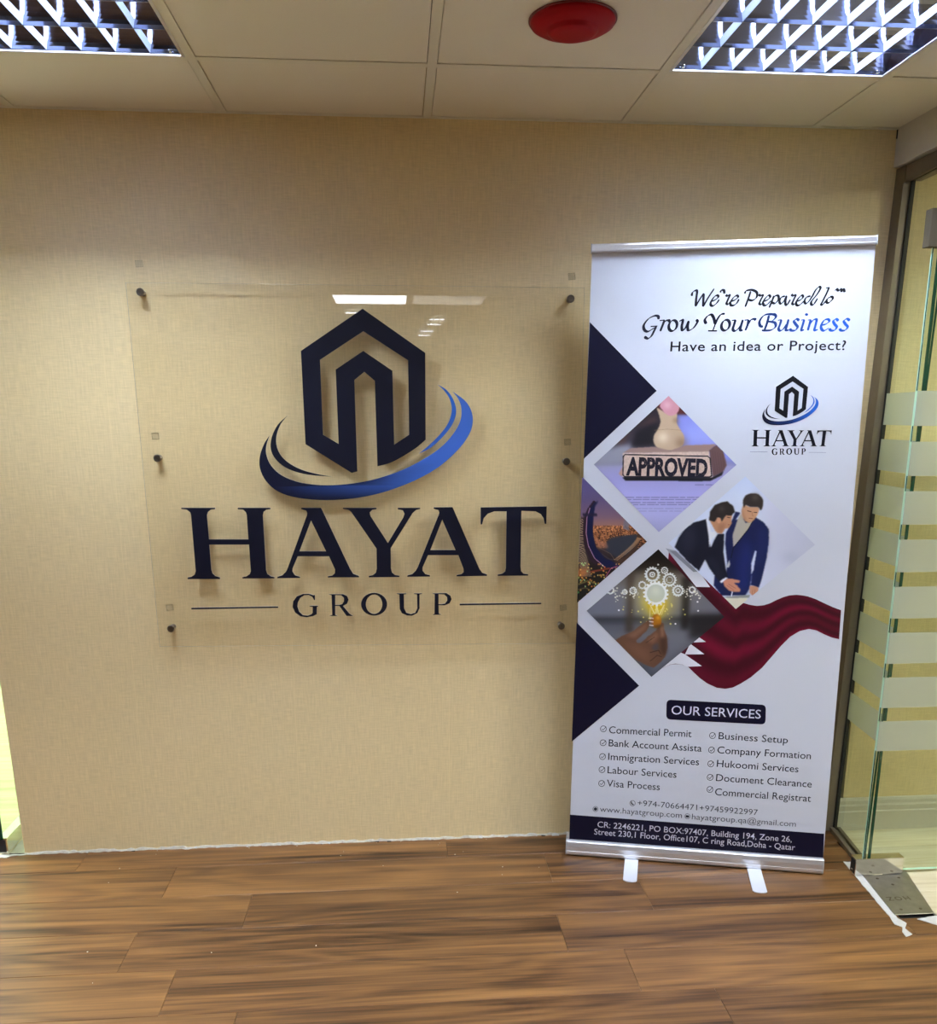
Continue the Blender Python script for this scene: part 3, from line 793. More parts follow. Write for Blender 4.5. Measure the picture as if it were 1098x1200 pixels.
L_T = zl([(212,87),(922,77),(916,265),(900,265),(888,205),(858,160),(800,130),(650,125),(640,720),(645,770),(672,798),(722,805),(722,820),(395,822),(395,808),(442,799),(475,775),(483,735),(490,130),(360,130),(290,155),(245,205),(228,270),(212,270)], 540)
def zg(p): return zpts(p, 335, 685, 10.457)
def el(cx, cy, rx, ry, n=28, rot=0.0):
    return [(cx+rx*math.cos(2*math.pi*i/n)*math.cos(rot)-ry*math.sin(2*math.pi*i/n)*math.sin(rot), cy+rx*math.cos(2*math.pi*i/n)*math.sin(rot)+ry*math.sin(2*math.pi*i/n)*math.cos(rot)) for i in range(n)]
G_G = zg([(357,128),(357,190),(345,190),(325,152),(280,129),(225,132),(175,165),(147,220),(142,270),(162,330),(210,375),(270,380),(315,362),(328,345),(328,275),(290,268),(290,260),(395,260),(395,268),(380,276),(378,365),(330,388),(255,402),(180,390),(115,345),(82,275),(90,205),(135,145),(210,115),(280,112),(335,130)])
G_R = (zg([(520,118),(700,118),(750,140),(768,185),(750,235),(700,262),(780,358),(825,385),(745,385),(655,262),(605,262),(605,370),(635,385),(530,385),(568,370),(560,132)]), zg([(605,130),(680,132),(712,165),(712,205),(690,240),(650,250),(605,250)]))
G_O = (zg(el(1081, 241, 160, 140)), zg(el(1081, 241, 101, 118)))
def zh(p): return zpts(p, 435, 685, 10.457)
G_U = zh([(315,108),(430,108),(430,116),(400,122),(402,290),(430,345),(485,362),(540,345),(565,290),(562,122),(525,116),(525,108),(622,108),(622,116),(592,122),(592,290),(565,350),(500,382),(440,380),(375,350),(350,300),(345,122),(315,115)])
G_P = (zh([(745,108),(920,104),(970,135),(985,180),(960,230),(900,255),(825,252),(828,355),(862,370),(750,372),(775,358),(778,120)]), zh([(825,118),(895,122),(930,155),(932,195),(905,232),(860,240),(825,240)]))
R_L = [(224.2, 712.2), (326.0, 710.6), (326.0, 712.4), (224.2, 714.2)]
R_R = [(538.6, 707.4), (634.2, 706.3), (634.2, 708.0), (538.6, 709.5)]

NAVY = (7, 9, 30)
def swcol(u, v):
    t = min(1, max(0, (u-388)/(505-388))); t = t*t*(3-2*t)
    return tuple(np.array((7, 12, 38))*(1-t)+np.array((62, 104, 190))*t)
def swcol_r(u, v):
    t = min(1, max(0, (v-450)/85)); return tuple(np.array((30, 92, 178))*(1-t)+np.array((58, 100, 186))*t)

# ------------------------------------------------------------------ ACRYLIC SIGN
YP = -0.030            # front face of the panel
sign = empty('wall_sign', (0.38, 0.0, 1.25))
tag(sign, 'clear acrylic wall sign with navy building emblem and HAYAT GROUP lettering', 'sign')
def sp(x, y, z): return (x-0.38, y, z-1.25)
c_tl = hit(147, 331, 1, YP); c_tr = hit(685, 337, 1, YP); c_bl = hit(187, 758, 1, YP); c_br = hit(676, 754, 1, YP)
P = [sp(c_bl[0], YP, c_bl[2]), sp(c_br[0], YP, c_br[2]), sp(c_br[0], YP+0.005, c_br[2]), sp(c_bl[0], YP+0.005, c_bl[2]),
     sp(c_tl[0], YP, c_tl[2]), sp(c_tr[0], YP, c_tr[2]), sp(c_tr[0], YP+0.005, c_tr[2]), sp(c_tl[0], YP+0.005, c_tl[2])]
sheet('acrylic_panel', P, [M['acrylic'], M['acrylic_edge']], sign)
def sign_plate(name, loop, holes, col, th=0.003, y=YP):
    """thick cut-out plate: coloured front, pale cut edges"""
    loops = [loop]+holes
    flat = [q for lp in loops for q in lp]
    tris = tessellate_polygon([[Vector((a, -b, 0)) for a, b in lp] for lp in loops])
    V, Fc, mi, C = [], [], [], []
    n = len(flat)
    for yy_ in (y-th, y-0.0002):
        for (u, v) in flat:
            p = hit(u, v, 1, y-th); V.append(sp(p[0], yy_, p[2])); C.append(col(u, v) if callable(col) else col)
    for t in tris:
        Fc.append(tuple(t)); mi.append(0)
        Fc.append(tuple(n+i for i in reversed(t))); mi.append(0)
    b = 0
    for lp in loops:
        m_ = len(lp)
        for i in range(m_):
            j = (i+1) % m_
            Fc.append((b+i, b+j, n+b+j, n+b+i)); mi.append(1)
        b += m_
    me = bpy.data.meshes.new(name); me.from_pydata(V, [], Fc)
    for p_, k_2 in zip(me.polygons, mi): p_.material_index = k_2
    ca = me.color_attributes.new('Col', 'FLOAT_COLOR', 'POINT')
    arr = np.ones((len(V), 4), np.float32); arr[:, :3] = linA(np.array(C)); ca.data.foreach_set('color', arr.ravel())
    bm = bmesh.new(); bm.from_mesh(me); bmesh.ops.recalc_face_normals(bm, faces=list(bm.faces)); bm.to_mesh(me); bm.free()
    return finish(name, me, [M['logo'], M['pale_edge']], sign)
tag(sign_plate('emblem', emblem, [emblem_hole], NAVY), 'navy six-sided building emblem')
tag(sign_plate('swoosh', sw_big, [], swcol), 'large swoosh fading from navy to blue')
tag(sign_plate('swoosh', sw_l, [], NAVY), 'small navy swoosh at the left')
tag(sign_plate('swoosh', sw_r, [], swcol_r), 'small blue swoosh at the right')
for nm, lp, ho in (('H', L_H, []), ('A', L_A[0], [L_A[1]]), ('Y', L_Y, []), ('A', L_A2[0], [L_A2[1]]), ('T', L_T, []),
                   ('G', G_G, []), ('R', G_R[0], [G_R[1]]), ('O', G_O[0], [G_O[1]]), ('U', G_U, []), ('P', G_P[0], [G_P[1]])):
    sz = 'large' if nm in 'HAYT' else 'small'
    tag(sign_plate('letter', lp, ho, NAVY), '%s navy capital letter %s' % (sz, nm))
for lp in (R_L, R_R): sign_plate('rule_line', lp, [], NAVY)
for (u, v) in ((164, 342), (184, 537), (200, 737), (669, 350), (664, 541), (658, 734)):
    p = hit(u, v, 1, YP-0.006)
    so = empty('standoff', sp(p[0], 0, p[2])); so.parent = sign
    bm = bmesh.new(); lathe(bm, [(0.0085, -0.0003), (0.0085, -0.0245)], 20, axis='y'); finish('barrel', bm_mesh(bm, 'barrel'), M['nickel'], so)
    bm = bmesh.new(); lathe(bm, [(0.0105, -0.0302), (0.0118, -0.0312), (0.0118, -0.0345), (0.0100, -0.0362), (0.0055, -0.0362), (0.0050, -0.0352)], 24, axis='y'); finish('cap', bm_mesh(bm, 'cap'), M['nickel'], so)

# ------------------------------------------------------------------ ROLL-UP BANNER
A3 = hit(664, 1003, 2, 0.0); B3 = hit(963, 1026, 2, 0.0)
ed = (B3-A3); LB = np.linalg.norm(ed); ed = ed/LB; nd = np.array([-ed[1], ed[0], 0.0])   # nd points to the wall
OFF = 0.014
ban = empty('rollup_banner', (A3[0], A3[1], 0.0), math.atan2(ed[1], ed[0]))
tag(ban, 'white roll-up banner of a business services firm standing on the floor before the wall', 'banner')
def on_banner(u, v, off=OFF):
    d = ray(u, v); t = ((A3+nd*off-CAM)@nd)/(d@nd); return CAM+t*d
def ban_loc(P_, extra=0.0):
    q_ = P_-A3; return (float(q_@ed), float(q_@nd)-extra, float(P_[2]))
def ban_map(u, v, lay): return ban_loc(on_banner(u, v), 0.0004+0.00007*lay)
def ban_up(u, v):
    P_ = on_banner(u, v)
    def pr(P2):
        w = RM@(P2-CAM); return np.array([CX+F*w[0]/w[2], CY-F*w[1]/w[2]])
    dd = pr(P_+np.array([0, 0, 0.05]))-pr(P_-np.array([0, 0, 0.05])); return dd/np.linalg.norm(dd)
fT = [on_banner(694, 289), on_banner(1026.5, 284)]; fB = [on_banner(667, 984), on_banner(964.5, 1006)]
fl = [ban_loc(p) for p in fT+fB]
yf = OFF
bm = bmesh.new()
tl, tr_, bl, br = fl
zb_l = 0.048
bm_hex(bm, [(bl[0], yf, zb_l), (br[0], yf, zb_l), (br[0], yf+0.0006, zb_l), (bl[0], yf+0.0006, zb_l), (tl[0], yf, tl[2]), (tr_[0], yf, tr_[2]), (tr_[0], yf+0.0006, tr_[2]), (tl[0], yf+0.0006, tl[2])])
finish('vinyl_sheet', bm_mesh(bm, 'vinyl_sheet'), M['vinyl'], ban)
# top rail (aluminium clamp profile)
rt = [ban_loc(on_banner(694, 283.3, 0.002)), ban_loc(on_banner(1028, 277.2, 0.002)), ban_loc(on_banner(693, 293.3, 0.002)), ban_loc(on_banner(1027, 289.0, 0.002))]
zt1 = (rt[0][2]+rt[1][2])/2; zt0 = (rt[2][2]+rt[3][2])/2
prof = [(0.002, zt0), (0.001, zt0+0.004), (0.001, zt0+0.006), (0.0025, zt0+0.008), (0.0025, zt1-0.006), (0.004, zt1-0.002), (0.009, zt1), (0.020, zt1), (0.026, zt1-0.004), (0.027, zt0+0.002), (0.024, zt0), (yf+0.002, zt0)]
profile_x('top_rail', prof, rt[0][0], rt[1][0], M['alu'], ban)
bm = bmesh.new(); bm_box(bm, (rt[0][0]-0.003, 0.0015, zt0), (rt[0][0], 0.027, zt1)); bm_box(bm, (rt[1][0], 0.0015, zt0), (rt[1][0]+0.003, 0.027, zt1))
bm.free(); gp = plain('grey_plastic', (0.45, 0.46, 0.50), 0.4)
box('end_cap', (rt[0][0]-0.003, 0.0015, zt0), (rt[0][0], 0.027, zt1), gp, ban, 0.0006)
box('end_cap', (rt[1][0], 0.0015, zt0), (rt[1][0]+0.003, 0.027, zt1), gp, ban, 0.0006)
# base cassette
prof = [(0.004, 0.004), (0.0, 0.010), (0.0, 0.020), (0.0010, 0.022), (0.0, 0.024), (0.001, 0.040), (0.004, 0.052), (0.004, 0.055), (0.007, 0.058), (0.012, 0.059), (0.012, 0.056), (0.020, 0.056), (0.022, 0.064), (0.040, 0.070), (0.064, 0.062), (0.078, 0.045), (0.080, 0.020), (0.076, 0.004)]
prof = [(y, z*0.93) for y, z in prof]
profile_x('base_cassette', prof, 0.0, LB, M['alu'], ban)
pe = [(y-0.0005 if y < 0.03 else y+0.0005, z+(0.0005 if z > 0.03 else -0.0005)) for y, z in prof]
profile_x('end_cap', pe, -0.004, 0.0, plain('silver_plastic', (0.6, 0.62, 0.66), 0.35, 0.4), ban)
profile_x('end_cap', pe, LB, LB+0.004, bpy.data.materials['silver_plastic'], ban)
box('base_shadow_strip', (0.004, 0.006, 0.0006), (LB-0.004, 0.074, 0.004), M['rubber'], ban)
box('support_pole', (LB/2-0.007, 0.035, 0.06), (LB/2+0.007, 0.047, zt1-0.006), M['alu'], ban)
# swivelling feet
def foot(pa, pb, wpx):
    a = hit(pa[0], pa[1], 2, 0.004); b = hit(pb[0], pb[1], 2, 0.004)
    la = np.array(ban_loc(a)[:2]); lb = np.array(ban_loc(b)[:2]); d = (lb-la)/np.linalg.norm(lb-la); n_ = np.array([-d[1], d[0]])
    w = 0.0225; st = la-d*0.05; en = lb
    pts = [tuple(st+n_*w), tuple(st-n_*w), tuple(en-d*0.010-n_*w)]
    for k in range(1, 8):
        t = -1+2*k/8; pts.append(tuple(en-d*0.010+n_*w*t+d*0.010*math.sqrt(max(0, 1-t*t))))
    pts.append(tuple(en-d*0.010+n_*w))
    bm = bmesh.new(); lo = [bm.verts.new((x, y, 0.0012)) for x, y in pts]; hi = [bm.verts.new((x, y, 0.0042)) for x, y in pts]
    m_ = len(pts)
    for i in range(m_): bm.faces.new((lo[i], lo[(i+1) % m_], hi[(i+1) % m_], hi[i]))
    bm.faces.new(hi); bm.faces.new(lo[::-1]); bmesh.ops.recalc_face_normals(bm, faces=list(bm.faces))
    f = finish('foot', bm_mesh(bm, 'foot'), M['alu_white'], ban)
    bm = bmesh.new(); lo = [bm.verts.new((x*1.0, y, 0.0002)) for x, y in pts]; hi = [bm.verts.new((x, y, 0.0012)) for x, y in pts]
    for i in range(m_): bm.faces.new((lo[i], lo[(i+1) % m_], hi[(i+1) % m_], hi[i]))
    bm.faces.new(lo[::-1]); finish('rubber_pad', bm_mesh(bm, 'rubber_pad'), M['rubber'], f)
foot((740, 1008), (738, 1033), 17)
foot((884, 1020), (891, 1046), 20)

# ---------- printed shapes
NB_ = (6, 7, 36)
ink = (22, 24, 34); grey_ink = (62, 66, 76)
shapes = []
def poly(pts, col, layer=1, holes=None): shapes.append(dict(pts=pts, holes=holes or [], col=col, layer=layer))
poly([(691.2, 377.5), (769.5, 458), (684.0, 537.8)], NB_)
poly([(675.7, 729.3), (749, 803.5), (670.0, 869.0)], NB_)
poly([(667.9, 954.6), (965.7, 977.0), (964.6, 1005), (667.2, 983)], NB_)
# rounded pill
def pill(cs, r, n=5):
    cs = [np.array(c, float) for c in cs]; out = []
    for i in range(4):
        p = cs[i]; a = cs[i-1]-p; b = cs[(i+1) % 4]-p; a = a/np.linalg.norm(a); b = b/np.linalg.norm(b)
        for k in range(n+1):
            t = k/n; out.append(tuple((1-t)**2*(p+a*r)+2*t*(1-t)*p+t*t*(p+b*r)))
    return out
poly(pill([(781.2, 819.8), (897.6, 826), (896.9, 849), (780.6, 842.9)], 5.5), NB_, 2)
for sh, nm, lb in zip(shapes, ('print_triangle', 'print_triangle', 'print_footer_band', 'print_heading_pill'), ('upper navy triangle', 'lower navy triangle', 'navy footer band', 'navy rounded heading box')):
    o = layer_mesh(nm, [sh], ban_map, M['print'], ban); o['label'] = lb

texts = []
lines = []
def flush(name, label=None):
    global texts
    lines.append((name, texts, label)); texts = []
def T(body, pl, pr, cap, col=grey_ink, layer=3, off=0.0, sp_=1.0): texts.append(text_poly(body, pl, pr, cap, col, layer, off, sp_)); flush('print_text_line')
T('Have an idea or Project?', (785.3, 411.7), (990.9, 410.2), 11.3, ink, off=0.008, sp_=1.06)
T('OUR SERVICES', (786.6, 836.9), (891.2, 842.1), 10.2, (214, 216, 235), off=0.0)
for b, pl, pr in (('Commercial Permit', (713.6, 859.1), (810.2, 863.8)), ('Bank Account Assista', (713.2, 874.4), (822, 880.8)),
                  ('Immigration Services', (712.6, 890.4), (819, 896.7)), ('Labour Services', (711.9, 906), (792.6, 911.4)), ('Visa Process', (711, 921.6), (773.1, 926)),
                  ('Business Setup', (841.9, 866), (923, 871.1)), ('Company Formation', (840.4, 882.6), (950, 889.6)), ('Hukoomi Services', (839.8, 898.5), (935.4, 905)),
                  ('Document Clearance', (838.9, 915.1), (951, 922.8)), ('Commercial Registrat', (837.6, 931.7), (950, 939.6))):
    T(b, pl, pr, 8.1, (46, 50, 60))
T('+974-70664471+97459922997', (747, 944.0), (887.7, 955.3), 6.6, (58, 62, 74), off=-0.006)
T('www.hayatgroup.com', (702.9, 951.1), (798.9, 958.6), 6.6, (58, 62, 74), off=-0.006)
T('hayatgroup.qa@gmail.com', (810.6, 960.0), (932.4, 968.8), 6.6, (58, 62, 74), off=-0.006)
T('CR: 2246221, PO BOX:97407, Building 194, Zone 26,', (700, 969.2), (927.6, 986.8), 6.7, (205, 205, 220), off=0.002)
T('Street 230,1 Floor, Office107, C ring Road,Doha - Qatar', (696.2, 977.7), (931.5, 996.3), 6.7, (205, 205, 220), off=0.002)
def ring(cx, cy, r, w, col, layer=3, n=20):
    texts.append(dict(pts=el(cx, cy, r, r, n), holes=[el(cx, cy, r-w, r-w, n)], col=col, layer=layer))
def st(pts, wmin, wmax, col, layer=3, **k):
    p_, q_ = nib(pts, wmin, wmax, **k); texts.append(dict(pts=p_, quads=q_, col=col, layer=layer))
for cx_, cy_ in [(690+u/7.843, 840+v/7.843) for u, v in ((134,110),(131,238),(126,365),(121,485),(118,612))]+[(820+u/7.843, 845+v/7.843) for u, v in ((117,133),(108,265),(101,393),(95,517),(93,628))]:
    ring(cx_, cy_, 3.8, 0.65, (52, 56, 66))
    st([(cx_-1.8, cy_+0.1), (cx_-0.5, cy_+1.6)], 1.0, 1.1, (40, 44, 54)); st([(cx_-0.5, cy_+1.6), (cx_+3.2, cy_-2.6)], 1.0, 1.1, (40, 44, 54)); flush('print_tick')
ring(741.2, 941.2, 3.4, 0.5, (70, 74, 86)); st([(739.8, 939.2), (740.2, 941.6), (742.6, 943.1)], 1.0, 1.4, (60, 64, 76)); flush('print_phone_icon')
ring(697.8, 948.0, 3.3, 0.6, (110, 114, 126)); texts.append(dict(pts=el(697.8, 948.0, 2.0, 2.0, 14), col=(50, 54, 66), layer=3)); flush('print_web_icon')
ring(805.5, 956.5, 3.3, 0.6, (110, 114, 126)); texts.append(dict(pts=[(803.6, 955.2), (807.4, 955.5), (807.3, 958.0), (803.5, 957.7)], col=(30, 32, 44), layer=3)); flush('print_mail_icon')

SA = 7.843
def sA(pts, ox=740): return [(ox+u/SA, 325+v/SA) for u, v in pts]
def script(strokes, ox, wmin, wmax, col, ang=40, **k):
    for s in strokes: st(sA(s, ox), wmin, wmax, col, ang=math.radians(ang), n=7, **k)
line1_a = [[(553,172),(560,142),(582,124),(602,128),(594,200),(589,268)], [(589,268),(625,205),(664,146)], [(664,146),(660,210),(658,270)], [(658,270),(706,185),(760,104)],
           [(738,222),(772,205),(796,182),(788,166),(760,180),(732,222),(728,252),(748,262),(780,240),(806,204)],
           [(815,140),(828,118),(850,122),(852,150)],
           [(868,160),(880,170),(902,164),(886,205),(874,238),(888,246),(906,226)],
           [(914,222),(950,208),(978,182),(966,168),(936,188),(910,230),(914,256),(940,257),(968,236),(988,200)]]
line1_b = [[(20,150),(36,124),(88,116),(132,140),(128,185),(92,212),(56,206)], [(76,128),(52,200),(25,272)],
           [(150,156),(164,168),(188,166),(168,208),(156,240),(172,247),(194,226)],
           [(196,222),(232,206),(254,182),(242,166),(214,188),(190,228),(198,256),(224,252),(262,214)],
           [(290,168),(270,222),(245,280)], [(270,210),(298,174),(328,170),(330,205),(300,238),(272,232)],
           [(392,172),(356,186),(340,222),(354,242),(384,214),(406,168)], [(406,168),(394,222),(398,250),(412,250),(440,204)],
           [(450,156),(464,168),(488,166),(470,208),(458,240),(474,247),(496,226)],
           [(500,222),(535,206),(556,182),(546,166),(518,188),(494,228),(500,256),(528,252),(568,214)],
           [(626,172),(588,184),(570,220),(584,240),(614,216),(644,168)], [(640,180),(672,118),(704,88),(716,102),(690,150),(650,200),(632,226),(634,250),(656,246),(690,194)],
           [(798,90),(772,150),(740,214),(724,246),(738,250),(768,214)], [(768,98),(800,94)],
           [(806,180),(778,202),(774,230),(796,232),(828,200),(824,180),(806,180)],
           [(850,122),(868,108),(880,130)], [(880,130),(904,108),(912,136)], [(906,122),(930,110),(938,138)]]
script(line1_a, 740, 0.9, 3.5, (14, 16, 30)); script(line1_b, 870, 0.9, 3.4, (14, 16, 26)); flush('print_script_line', 'black script headline')
def c2(u, v):
    t = min(1, max(0, (u-845)/(975-845))); return tuple(np.array((18, 22, 40))*(1-t)+np.array((36, 96, 200))*t)
line2_a = [[(246,386),(246,360),(212,354),(156,382),(114,438),(118,482),(150,498),(192,476),(228,452)], [(228,450),(208,492),(182,540),(150,562),(118,546)], [(176,452),(238,448)],
           [(258,398),(304,392)], [(304,392),(286,440),(264,496)], [(282,438),(312,402),(346,396),(340,414)],
           [(440,404),(468,392),(470,410),(462,452),(466,496)], [(466,496),(500,458),(526,400)], [(526,400),(516,450),(520,496)], [(520,496),(572,462),(606,408),(592,392)],
           [(686,428),(674,392),(700,356),(734,344),(756,376),(770,432)], [(858,334),(822,342),(792,380),(768,432)], [(770,430),(748,490)], [(704,492),(786,492)],
           [(922,398),(956,390)], [(956,390),(944,430),(932,476),(950,492),(984,470),(1012,430)], [(1024,390),(1006,446),(1000,484),(1022,486)]]
for s in line2_a: st(sA(s, 740), 0.9, 3.8, c2, ang=math.radians(35), n=7)
for cx_, cy_ in ((380, 444), (864, 440)):
    st(sA(el(cx_, cy_, 36, 50, 14, 0.35), 740), 1.0, 3.8, c2, ang=math.radians(35), n=4, closed=True)
line2_b = [[(20,394),(56,390)], [(56,390),(46,440),(26,488)], [(48,436),(80,390),(116,384),(110,398)],
           [(188,454),(162,444),(158,402),(196,352),(250,338),(302,346)], [(244,350),(226,420),(202,486)], [(246,346),(292,340),(306,366),(272,402),(236,408)], [(252,408),(298,418),(302,456),(258,486),(178,488)],
           [(326,396),(358,388)], [(358,388),(346,430),(332,470),(346,490),(376,474),(408,428)], [(424,386),(408,446),(400,484),(426,484)],
           [(522,398),(498,384),(474,402),(488,430),(506,456),(486,486),(448,488),(438,470)],
           [(540,394),(568,388)], [(568,388),(556,430),(542,484),(566,482)],
           [(602,394),(628,388)], [(628,388),(614,440),(600,488)], [(614,436),(650,394),(680,388),(674,430),(662,484),(692,480)],
           [(726,440),(766,430),(796,406),(786,386),(750,396),(724,440),(726,474),(750,490),(796,464)],
           [(882,400),(860,384),(836,402),(846,430),(866,456),(846,486),(812,488),(800,470)],
           [(986,398),(960,382),(932,402),(946,430),(966,456),(942,486),(906,488),(894,470)]]
for s in line2_b: st(sA(s, 870), 0.8, 3.6, c2, ang=math.radians(35), n=7)
texts.append(dict(pts=sA(el(589, 342, 15, 12, 12), 870), col=c2, layer=3)); flush('print_italic_line', 'italic headline turning from black to blue')

# small logo: affine-fitted copies of the big outlines
def affine(src, dst):
    A_ = np.array([[a, b, 1] for a, b in src], float); X, *_ = np.linalg.lstsq(A_, np.array(dst, float), rcond=None)
    return lambda pts: [tuple(np.array([a, b, 1.0])@X) for a, b in pts]
def zs(u, v): return (870+u/9.548, 435+v/9.548)
afE = affine([(425, 362), (352.5, 411), (498.3, 413.5), (412, 554), (304, 545), (554, 493), (383, 586)], [zs(565, 47), zs(375, 175), zs(735, 180), zs(490, 522), zs(222, 510), zs(850, 370), zs(400, 600)])
afH = affine([(212.4, 595), (640.8, 593.5), (219.8, 678.5), (619, 674.6)], [zs(108, 658), zs(997, 660), zs(97, 838), zs(938, 842)])
afG = affine([(343, 696), (529, 695), (343, 723.5), (529, 721)], [zs(330, 864), zs(707, 864), zs(330, 938), zs(704, 934)])
def swc(u, v):
    t = min(1, max(0, (u-912)/(952-912))); return tuple(np.array((10, 14, 40))*(1-t)+np.array((36, 98, 200))*t)
lg = []
lg.append(dict(pts=afE(emblem), holes=[afE(emblem_hole)], col=(10, 12, 22), layer=3))
for s in (sw_big, sw_l, sw_r): lg.append(dict(pts=afE(s), col=swc, layer=4))
for lp, ho in ((L_H, []), (L_A[0], [L_A[1]]), (L_Y, []), (L_A2[0], [L_A2[1]]), (L_T, [])): lg.append(dict(pts=afH(lp), holes=[afH(h) for h in ho], col=(12, 14, 26), layer=3))
for dx in (-0.22, 0.22):
    for lp, ho in ((G_G, []), (G_R[0], [G_R[1]]), (G_O[0], [G_O[1]]), (G_U, []), (G_P[0], [G_P[1]])):
        lg.append(dict(pts=[(a+dx, b) for a, b in afG(lp)], holes=[[(a+dx, b) for a, b in afG(h)] for h in ho], col=(12, 14, 26), layer=3))
for (a, b) in (((85, 901), (280, 902)), ((742, 908), (935, 910))):
    p0, p1 = zs(*a), zs(*b); lg.append(dict(pts=[(p0[0], p0[1]-.2), (p1[0], p1[1]-.2), (p1[0], p1[1]+.25), (p0[0], p0[1]+.25)], col=(130, 140, 165), layer=3))
o = layer_mesh('print_logo', lg, ban_map, M['print'], ban); o['label'] = 'small navy and blue HAYAT GROUP logo'
for nm, tx, lb in lines:
    o = layer_mesh(nm, tx, ban_map, M['print'], ban)
    if lb: o['label'] = lb

# ---------- flag ribbon
def fz(p): return zpts(p, 780, 670, 5.229)
top = [(768, 784), (775, 700), (783, 662), (783.6, 645.5), (796, 646), (818.5, 669), (862, 713.5), (871, 706.5), (879, 708.8), (887, 710), (895, 709.2), (902, 707), (910, 703), (918, 699.6), (925, 697.6), (933, 697), (940, 697.6), (946, 698.8), (955, 702), (963.6, 706.3), (975, 711.8), (985.8, 716)]
bot = [(768, 789), (780, 781), (786, 778.8), (792, 778.2), (798, 778.6), (806, 781), (813, 788), (820, 794.6), (829, 801), (840, 806), (850, 807.2), (859, 805.6), (868, 801), (880, 793.5), (893, 782.5), (903, 771), (915, 757), (926, 746), (937, 739.5), (948, 737), (957, 738.8), (966, 743.4), (975, 747.2), (983.2, 749)]
def interp(cv, x):
    xs_ = [c[0] for c in cv]; return float(np.interp(x, xs_, [c[1] for c in cv]))
pts, quads = [], []
NXF, NYF = 150, 46
def flagcol(x, v, y):
    if x < 862:
        # below the pictures: folds follow the diagonal and then the belly
        d = ((x-800)*0.62+(y-690)*0.78)
        w = v*1.0
    ph = v
    br_ = 0.5+0.5*math.cos(2*math.pi*(ph*3.1+0.12*math.sin((x-800)/40.0)))
    br_ = 0.35+0.65*br_*(0.75+0.25*math.sin(ph*9+x/55.0))
    base = np.array((36, 4, 12))*(1-br_)+np.array((112, 12, 44))*br_
    k_ = min(1, max(0, (x-925)/60)); base = base*(1-0.25*k_)+np.array((50, 24, 24))*0.25*k_
    return tuple(base)
cols_ = []
for i in range(NXF+1):
    x = 768+(983.2-768)*i/NXF; yt = interp(top, x); yb_ = interp(bot, x)
    if i == NXF: pass
    for j in range(NYF+1):
        v = j/NYF; y = yt+(yb_-yt)*v
        xx = x+(1-v)*2.4*(i/NXF)**8
        pts.append((xx, y)); cols_.append(flagcol(x, v, y))
for i in range(NXF):
    for j in range(NYF):
        a = i*(NYF+1)+j; quads.append((a, a+NYF+1, a+NYF+2, a+1))
it = iter(cols_)
fl_polys = [dict(pts=pts, quads=quads, col=lambda u, v: next(it), layer=1)]
def grad(c0, c1, ax, a0, a1):
    return lambda u, v: tuple(np.array(c0)*(1-min(1, max(0, ((u if ax == 0 else v)-a0)/(a1-a0))))+np.array(c1)*min(1, max(0, ((u if ax == 0 else v)-a0)/(a1-a0))))
wg = grad((205, 208, 216), (228, 232, 242), 0, 770, 820)
fl_polys += [dict(pts=fz([(198, 396), (247, 430), (172, 433)]), col=wg, layer=2), dict(pts=fz([(150, 440), (237, 505), (118, 507)]), col=wg, layer=2),
             dict(pts=fz([(60, 480), (120, 507), (222, 578), (135, 582), (100, 568), (60, 563), (30, 568), (-5, 582), (-62, 625)]), col=wg, layer=2)]
def b4(p): return zpts(p, 680, 640, 6.1)
fl_polys += [dict(pts=b4([(610, 15), (690, 34), (845, 182), (880, 225), (928, 293), (828, 291)]), col=grad((150, 156, 168), (236, 240, 250), 1, 648, 690), layer=2),
             dict(pts=b4([(640, 34), (680, 36), (842, 182), (808, 184)]), col=(128, 132, 142), layer=3)]
o = layer_mesh('print_flag', fl_polys, ban_map, M['print'], ban); o['label'] = 'wavy maroon ribbon flag with white serrated edge'

